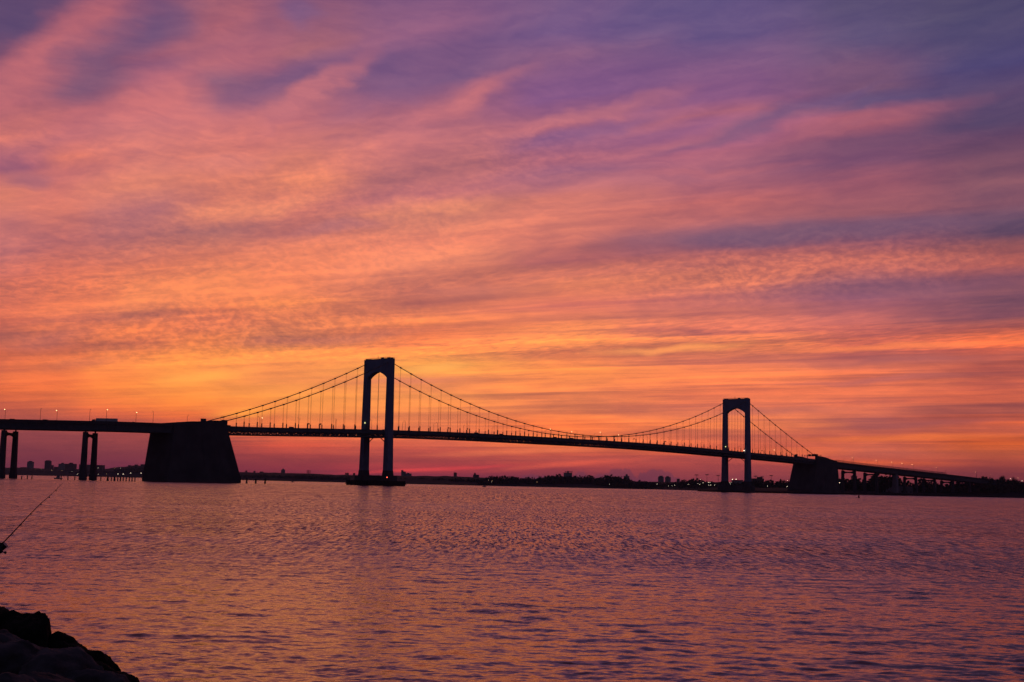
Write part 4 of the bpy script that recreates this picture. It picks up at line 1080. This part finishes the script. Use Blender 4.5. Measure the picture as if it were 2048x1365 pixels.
# ------------------------------------------------------------------ signals and gantries on the deck
def signal(s, sg, label, h=5.2):
    root = empty('lane_signal', B(s, sg * 11.8, zd(s) - 1.25), TH); q = MB(); q.tube([(0, 0, 0), (0, 0, h)], .12, 6); q.tube([(0, 0, h * .93), (1.8, 0, h * .95)], .1, 6); q.obj('post', M['steel'], root)
    q = MB(); q.tube([(1.8, -.25, h * .95), (1.8, .25, h * .95)], .62, 12); q.obj('signal_head', M['black'], root); tag(root, label, 'traffic signal', 'round lane signals on the bridge')
for s, lab in ((-84, 'round dark lane signal left of the near tower, farther from it'), (-72, 'round dark lane signal second from left before the near tower'), (72, 'round dark lane signal just right of the near tower'), (96, 'round dark lane signal second right of the near tower'), (340, 'round dark lane signal right of the cable low point'), (395, 'round dark lane signal farther right of the cable low point'), (584, 'round dark lane signal right of the far tower')):
    signal(s, 1 if s > 0 else 1, lab)
g = empty('sign_gantry', B(720, 0, zd(720)), TH); q = MB()
for o in (-12.4, 12.4): q.bar((0, o, -1.2), (0, o, 6.0), .35)
q.bar((0, -12.4, 6.0), (0, 12.4, 6.0), .4); q.bar((0, -12.4, 5.0), (0, 12.4, 5.0), .3); q.obj('frame', M['steel'], g)
for k in range(3):
    q = MB(); q.box(-.3, .3, -7.6 + k * 5.0, -3.6 + k * 5.0, 4.6, 7.3); q.obj('sign_panel', M['black'], g)
tag(g, 'dark overhead gantry with three panels above the right anchorage', 'gantry')
g = empty('sign_box', B(703, 14.4, zd(703) + 3.2), TH); q = MB(); q.box(-3.2, 1.4, -1.8, 1.8, .6, 3.2); q.box(-2.6, .8, -1.9, -1.81, .9, 2.9); q.obj('cabinet', M['black'], g)
q = MB(); q.bar((-2.8, 1.2, 0), (-2.8, 1.2, .6), .3); q.bar((-2.9, 0, 3.2), (-2.9, 0, 4.8), .2); q.obj('bracket', M['steel'], g)
tag(g, 'dark cabinet where the near cable meets the right anchorage', 'cabinet')

# ------------------------------------------------------------------ vehicles
def wheels(root, xs, ys, r):
    for x in xs:
        for y in ys:
            q = MB(); q.tube([(x, y - .14, r), (x, y + .14, r)], r, 12); w = q.obj('wheel', M['rubber'], root)
            q = MB(); q.tube([(x, y - .16, r), (x, y + .16, r)], r * .5, 8); q.obj('rim', M['steel'], w)
def car(loc, rz, label, van=False, m='carpaint', group='cars on the bridge'):
    root = empty('parked_van' if False else ('van' if van else 'car'), loc, rz)
    L_, Wd, Hh = (5.2, 2.0, 2.2) if van else (4.6, 1.8, 1.5)
    b = MB(); lo = [(-L_ / 2, .35), (L_ / 2, .35), (L_ / 2, .85), (L_ * .30, .98), (-L_ / 2, 1.0)]
    if van: lo = [(-L_ / 2, .35), (L_ / 2, .35), (L_ / 2, 1.0), (L_ * .36, 1.25), (-L_ / 2, 1.25)]
    b.prism([(x, -Wd / 2, z) for x, z in lo], [(x, Wd / 2, z) for x, z in lo]); b.obj('body', M[m], root)
    zc = lo[3][1] + .004; b = MB()
    roof = [(-L_ * (.48 if van else .42), zc), (L_ * .3, zc), (L_ * (.18 if van else .08), Hh), (-L_ * (.46 if van else .30), Hh)]
    b.prism([(x, -Wd / 2 + .1, z) for x, z in roof], [(x, Wd / 2 - .1, z) for x, z in roof]); b.obj('cabin', M['glass'], root)
    b = MB(); b.box(-L_ * (.45 if van else .28), L_ * (.17 if van else .07), -Wd / 2 + .12, Wd / 2 - .12, Hh + .003, Hh + .05); b.obj('roof', M[m], root)
    wheels(root, (-L_ * .3, L_ * .31), (-Wd / 2 + .05, Wd / 2 - .05), .34)
    for y in (-Wd * .36, Wd * .36):
        b = MB(); b.box(L_ / 2 - .05, L_ / 2 + .02, y - .15, y + .15, .6, .78); b.obj('headlight', M['off_lamp'], root)
    tag(root, label, 'van' if van else 'car', group)
def leftpos(px, sg):
    x, y, z, h_ = on_left(px, sg, 0); return (x, y, z + .02), h_
def near_left(px, off_):
    d = ray(px, 845); best = None
    for t in np.arange(0, 320, .5):
        p = PtL(t, off_, 0); x, y = p[0] + SP_xy[0], p[1] + SP_xy[1]; e = abs(x / y - d[0] / d[1])
        if best is None or e < best[0]: best = (e, x, y, zl(t) - 1.08, pathL(t)[2])
    return best[1:]
for px, van, lab in ((22, True, 'dark van roof showing above the parapet at the far left of the viaduct'), (88, True, 'dark van between the first two lit lamps on the left viaduct'), (265, False, 'dark car roof beside the fourth lit lamp on the left viaduct')):
    x, y, z, h_ = near_left(px, 5); car((x, y, z + (.5 if not van else .0)), h_, lab, van)
for s, van, lab in ((-156, True, 'dark van just right of the left anchorage'), (-96, True, 'dark van on the left side span'), (113, True, 'dark van on the roadway right of the near tower'), (146, True, 'second dark van on the roadway right of the near tower'), (222, True, 'dark van near mid span left of the cable low point'), (247, True, 'dark van under the cable just left of the low point'), (636, True, 'dark van on the right side span')):
    car(B(s, 8, zd(s) - 1.24), TH, lab, van)
x, y, z, h_ = near_left(213, 8.5)
tk = empty('semi_truck', (x, y, z), math.pi); tag(tk, 'long box trailer truck on the left viaduct beneath a lit lamp', 'truck')
b = MB(); b.box(-8.2, 7.4, -1.28, 1.28, 1.15, 4.15); b.obj('trailer', M['white'], tk)
b = MB(); b.box(-8.2, 7.3, -.5, .5, .85, 1.14); b.box(7.5, 11.4, -.5, .5, .6, 1.0); b.obj('chassis', M['steel'], tk)
b = MB(); pf = [(8.2, 1.0), (11.6, 1.0), (11.6, 2.0), (10.4, 2.2), (10.0, 3.1), (8.2, 3.3)]
b.prism([(a, -1.2, c) for a, c in pf], [(a, 1.2, c) for a, c in pf]); cb = b.obj('cab', M['carpaint'], tk)
b = MB(); b.prism([(10.06, -1.1, 3.02), (10.45, -1.1, 2.24), (10.5, -1.1, 2.28), (10.1, -1.1, 3.05)], [(10.06, 1.1, 3.02), (10.45, 1.1, 2.24), (10.5, 1.1, 2.28), (10.1, 1.1, 3.05)]); b.obj('windscreen', M['glass'], cb)
wheels(tk, (-7.2, -5.9, 8.6, 10.9), (-1.1, 1.1), .5)

# ------------------------------------------------------------------ piles, boats, buoy
def pile(px, base_y, top_y, label, wpx=2.2, group='wooden piles in the water', cluster=False):
    Yd = 860.0 if px < 300 else 960.0
    P = W(px, top_y, Yd); r_ = wpx / F_PX * Yd / 2; mb = MB(); h = P[2]
    if cluster:
        for k in range(3):
            a = k * 2.1; mb.tube([(r_ * .75 * math.cos(a), r_ * .75 * math.sin(a), -2), (r_ * .3 * math.cos(a), r_ * .3 * math.sin(a), h * (1 - .06 * k))], r_ * .55, 8)
        mb.tube([(0, 0, h * .8), (0, 0, h * .88)], r_ * .95, 10)
    else:
        mb.tube([(0, 0, -2), (r_ * .1, 0, h * .5), (0, 0, h)], [r_, r_ * .95, r_ * .85], 9)
    o = mb.obj('wooden_pile', M['timber'], None, True); o.location = (P[0], Yd, 0); tag(o, label, 'pile', group)
    c = MB(); c.tube([(0, 0, h * .99), (0, 0, h + .12), (0, 0, h + .3)], [r_ * .9, r_ * .9, r_ * .2], 8); c.obj('pile_cap', M['roof'], o)
pl = [(43.5, 952.5), (54.8, 952), (64, 952), (122.5, 953), (136, 952.5), (149.8, 953), (201.8, 954)]
for i, (px, t_) in enumerate(pl):
    pile(px, 0, t_, ['first', 'second', 'third'][i] + ' pile right of the leftmost pier' if i < 3 else (['pile just behind the motorboat', 'pile midway between motorboat and right pier', 'pile just left of the right viaduct pier', 'lone pile just right of the right viaduct pier'][i - 3]))
for i, (px, w_) in enumerate(((215.5, 4.5), (222.8, 2.4), (229, 4.2), (235.6, 2.2), (241, 3.0), (246.6, 2.4), (252.5, 2.4), (258.8, 2.4), (264.3, 2.6), (270, 2.2))):
    pile(px, 0, 954.6, ORD[i + 1] + ' pile from the left in the row beside the left anchorage', w_, 'row of piles beside the left anchorage', cluster=(w_ > 4))
for i, px in enumerate((493.4, 511.5, 530.3)):
    pile(px, 0, (957.5, 958.5, 958)[i], ['leftmost', 'middle', 'rightmost'][i] + ' dolphin of clustered piles right of the left anchorage', 3.6, 'pile dolphins right of the left anchorage', cluster=True)

def boat(px, Y, L_, label, hgt, mast=None, name='motorboat', m='white'):
    root = empty(name, (col_x(px, Y), Y, 0), math.pi * .96); mb = MB(); n = 9; ringN = []
    for i in range(n):
        t = i / (n - 1); x = -L_ / 2 + L_ * t; w = L_ * .17 * (1 - max(0, (t - .45) / .55) ** 2.2); w = max(w, .05); z = .75 + .45 * t * t
        ringN.append([(x, -w, z), (x, -w * .75, -.25), (x, w * .75, -.25), (x, w, z)])
    for r_ in ringN: mb.v += r_
    for i in range(n - 1):
        for j in range(4): mb.f.append((i * 4 + j, i * 4 + (j + 1) % 4, (i + 1) * 4 + (j + 1) % 4, (i + 1) * 4 + j))
    mb.f.append((0, 1, 2, 3)); mb.f.append(tuple((n - 1) * 4 + k for k in (3, 2, 1, 0)))
    mb.obj('hull', M[m], root)
    q = MB(); pf = [(-L_ * .22, .9), (L_ * .2, .95), (L_ * .1, hgt), (-L_ * .2, hgt)]
    q.prism([(a, -L_ * .11, c) for a, c in pf], [(a, L_ * .11, c) for a, c in pf]); cb_ = q.obj('cabin', M['white'], root)
    q = MB(); q.box(-L_ * .2, L_ * .1, -L_ * .115, L_ * .115, hgt * .62, hgt * .82); q.obj('window', M['glass'], cb_)
    q = MB(); q.tube([(-L_ * .1, 0, hgt), (-L_ * .1, 0, hgt + (mast or 1.0))], .07, 5); q.obj('mast', M['steel'], root)
    tag(root, label, 'boat', 'boats on the water'); return root
boat(116.5, 1000, 6.6, 'pale motorboat with a cabin moving left below the left viaduct', 2.5)
boat(585.5, 1900, 5.5, 'tiny dark boat far out right of the left anchorage', 2.0, m='carpaint')
sbt = boat(969, 1450, 4.8, 'small boat with a short dark sail under the main span', 1.7, 5.0, 'sailboat')
q = MB(); q.prism([(-.5, -.03, 2.0), (1.9, -.03, 2.0), (-.45, -.03, 6.4)], [(-.5, .03, 2.0), (1.9, .03, 2.0), (-.45, .03, 6.4)]); q.obj('sail', M['carpaint'], sbt)
bu = empty('buoy', (col_x(1717.5, 700), 700, 0)); q = MB(); q.tube([(0, 0, -.4), (0, 0, .1), (0, 0, .6), (0, 0, .75)], [.35, .55, .55, .3], 12); q.obj('float', M['red'], bu)
q = MB(); q.tube([(0, 0, .7), (0, 0, 1.25), (0, 0, 1.75)], [.42, .36, .1], 8); q.obj('topmark', M['red'], bu)
tag(bu, 'dark conical channel buoy on the open water below the right anchorage', 'buoy')

# ------------------------------------------------------------------ foreground rocks and rod
def boulder(px, py, Y, rx, ry, rz, label, seed, m='rock', rot=0.0, low=1.0):
    P = W(px, py, Y)          # crest of the stone
    bm = bmesh.new(); bmesh.ops.create_icosphere(bm, subdivisions=5, radius=1.0)
    off_ = Vector((seed * 3.7, seed * 1.9, seed * 5.1))
    planes = []
    rnd = random.Random(seed)
    for _ in range(9):
        planes.append((Vector((rnd.gauss(0, 1), rnd.gauss(0, 1), rnd.gauss(0, .8))).normalized(), rnd.uniform(.62, .9)))
    for v in bm.verts:
        p = v.co.copy()
        for n_, d_ in planes:            # cut broken facets
            k = p.dot(n_)
            if k > d_: p -= n_ * (k - d_) * .82
        p *= 1 + .12 * mnoise.fractal(p * 1.8 + off_, 1.0, 2.0, 4) + .035 * mnoise.fractal(p * 6 + off_, .8, 2.0, 5) - .05 * abs(mnoise.fractal(p * 3.1 + off_, 1.0, 2.0, 3))
        v.co = Vector((p.x * rx, p.y * ry, p.z * rz))
    mz = max(v.co.z for v in bm.verts)
    me = bpy.data.meshes.new('boulder'); bm.to_mesh(me); bm.free(); me.materials.append(M[m])
    me.polygons.foreach_set('use_smooth', [True] * len(me.polygons))
    o = bpy.data.objects.new('boulder', me); C.objects.link(o); o.location = (P[0], P[1], P[2] - mz); o.rotation_euler = (0, 0, rot)
    tag(o, label, 'boulder', 'riprap boulders in the foreground'); return o
BR = [
 (-60, 1206, 20.5, 1.0, .9, .9, 'weedy boulder at the left edge topping the dark slope', 'weed', .3),
 (28, 1221, 20, .62, .8, .8, 'weedy boulder sloping down right of the picture edge', 'weed', 1.2),
 (73, 1225, 19.6, .34, .6, .75, 'small peaked weedy boulder standing up from the slope', 'weed', .4),
 (95, 1262, 19.5, .55, .7, .6, 'weedy boulder just right below the small peak', 'weed', 2.0),
 (128, 1283, 19.3, .50, .7, .55, 'weedy boulder midway down the dark slope', 'weed', .8),
 (160, 1298, 19.2, .40, .6, .5, 'weedy boulder with ragged tip above the water', 'weed', 1.7),
 (185, 1322, 18.8, .50, .6, .45, 'dark boulder where the slope steepens to the water', 'weed', .2),
 (222, 1341, 18.6, .48, .6, .4, 'low dark boulder near the water at lower right of the pile', 'weed', 1.0),
 (258, 1358, 18.5, .28, .4, .3, 'last small boulder of the pile, touching the water', 'weed', 2.4),
 (130, 1296, 13.6, .62, .7, .55, 'large rounded grey boulder in front of the weedy slope', 'rock', .5),
 (190, 1335, 13.4, .42, .6, .42, 'grey boulder to the right of the large rounded one', 'rock', 1.5),
 (95, 1345, 11.2, .75, .6, .4, 'flat pale-topped boulder along the bottom edge', 'rock', .1),
 (18, 1278, 14.0, .55, .7, .6, 'bluish dark boulder at the left edge below the slope', 'rock', 2.2),
 (-10, 1262, 16.5, .45, .6, .5, 'reddish slanting boulder at the left edge', 'rock', 1.1),
 (20, 1345, 10.6, .6, .6, .5, 'dark boulder in the lower left corner', 'rock', 2.9),
 (-130, 1165, 20.5, 1.2, 1.0, 1.1, 'large weedy boulder outside the left edge', 'weed', 1.9),
 (-120, 1230, 16, 1.0, 1.0, 1.0, 'large grey boulder outside the left edge', 'rock', .9),
]
for i, (px, py, Y, rx, ry, rz, lab, m_, rot) in enumerate(BR): boulder(px, py, Y, rx, ry, rz, lab, i + 3, m_, rot)
bk = MB()
nb = 40
ax_, ay_, cx_, cy_ = -9.0, 22.0, -1.6, 9.0
for i in range(nb):
    t = i / (nb - 1); Y = 22.5 - 18 * t
    edge = W(250, 1362, max(Y, 8))[0] if Y > 12 else W(250, 1362, 12)[0] * Y / 12
    for j in range(12):
        u = j / 11; x = edge - 6.0 * u
        z = -0.6 + 1.5 * u ** .7 - .35 * t + .18 * mnoise.noise(Vector((x * 1.3, Y * 1.3, 0)))
        bk.v.append((x, Y, z))
for i in range(nb - 1):
    for j in range(11): bk.f.append((i * 12 + j, (i + 1) * 12 + j, (i + 1) * 12 + j + 1, i * 12 + j + 1))
o = bk.obj('shore_bank', M['bank'], None, True); tag(o, kind='structure')

# fishing rod propped on the rocks, reel at the picture's left edge
RY = 20.0
rp = [W(-26, 1114, RY), W(-6, 1098, RY), W(9, 1083, RY), W(25, 1066.5, RY), W(42, 1048.5, RY + .1), W(62, 1027, RY + .2), W(82, 1007, RY + .3), W(98, 993.5, RY + .4), W(112, 980, RY + .5), W(125, 967, RY + .6)]
rod = empty('fishing_rod', rp[0]); rel = lambda p: tuple(p[i] - rp[0][i] for i in range(3))
q = MB(); q.tube([rel(p) for p in rp[1:]], [.011, .010, .009, .008, .0068, .0055, .0045, .0035, .0022], 8); q.obj('rod_blank', M['black'], rod)
q = MB(); q.tube([rel(rp[0]), rel(rp[1]), rel(W(6, 1086, RY))], [.02, .022, .016], 10); q.obj('handle', M['black'], rod)
c = rel(W(4.5, 1098.5, RY)); q = MB(); q.tube([(c[0] - .05, c[1], c[2] - .03), (c[0] - .03, c[1], c[2] - .01), (c[0] + .03, c[1], c[2] + .05), (c[0] + .05, c[1], c[2] + .07)], [.055, .042, .042, .052], 14)
q.bar((c[0] - .04, c[1], c[2] + .10), (c[0] + .0, c[1], c[2] + .02), .025); q.ball((c[0] - .03, c[1] - .03, c[2] - .02), .055, sq=(1, .8, 1)); rl = q.obj('reel', M['black'], rod)
q = MB(); q.bar((c[0], c[1] - .05, c[2] - .03), (c[0] + .07, c[1] - .07, c[2] - .05), .014); q.ball((c[0] + .08, c[1] - .07, c[2] - .05), .022); q.obj('reel_crank', M['black'], rl)
for i in (3, 4, 5, 6, 7, 8):
    p = rel(rp[i]); r_ = .022 - .002 * i
    q = MB(); q.tube([(p[0] + .005 + r_ * math.cos(a), p[1], p[2] - .012 - r_ * .5 + r_ * math.sin(a)) for a in np.linspace(0, 6.283, 11)], .003, 5, False); q.bar(p, (p[0] + .004, p[1], p[2] - .02), .008); q.obj('line_guide', M['steel'], rod)
tag(rod, 'slender fishing rod with reel leaning over the water at the left edge', 'fishing rod')
hp = W(-30, 1118, RY)
q = MB(); q.tube([(0, 0, -1.1), (0, 0, -.1), (.12, 0, .1)], [.018, .02, .028], 10); q.obj
o = q.obj('rod_holder', M['steel']); o.location = (hp[0] - .02, hp[1], hp[2]); tag(o, 'metal spike holder carrying the fishing rod just off the left edge', 'rod holder')

# ------------------------------------------------------------------ thin evening haze over the water
hz = MB(); hz.box(-7000, 7000, -400, 9000, -3.2, 170); hz_o = hz.obj('haze', M['land'])
hm = bpy.data.materials.new('haze'); hm.use_nodes = True; ht = hm.node_tree; ht.nodes.clear()
pv = ht.nodes.new('ShaderNodeVolumePrincipled'); pv.inputs['Color'].default_value = (0.85, 0.72, 0.85, 1); pv.inputs['Density'].default_value = 0.000045; pv.inputs['Anisotropy'].default_value = 0.0
ho = ht.nodes.new('ShaderNodeOutputMaterial'); ht.links.new(pv.outputs[0], ho.inputs['Volume'])
hz_o.data.materials.clear(); hz_o.data.materials.append(hm); tag(hz_o, kind='stuff')
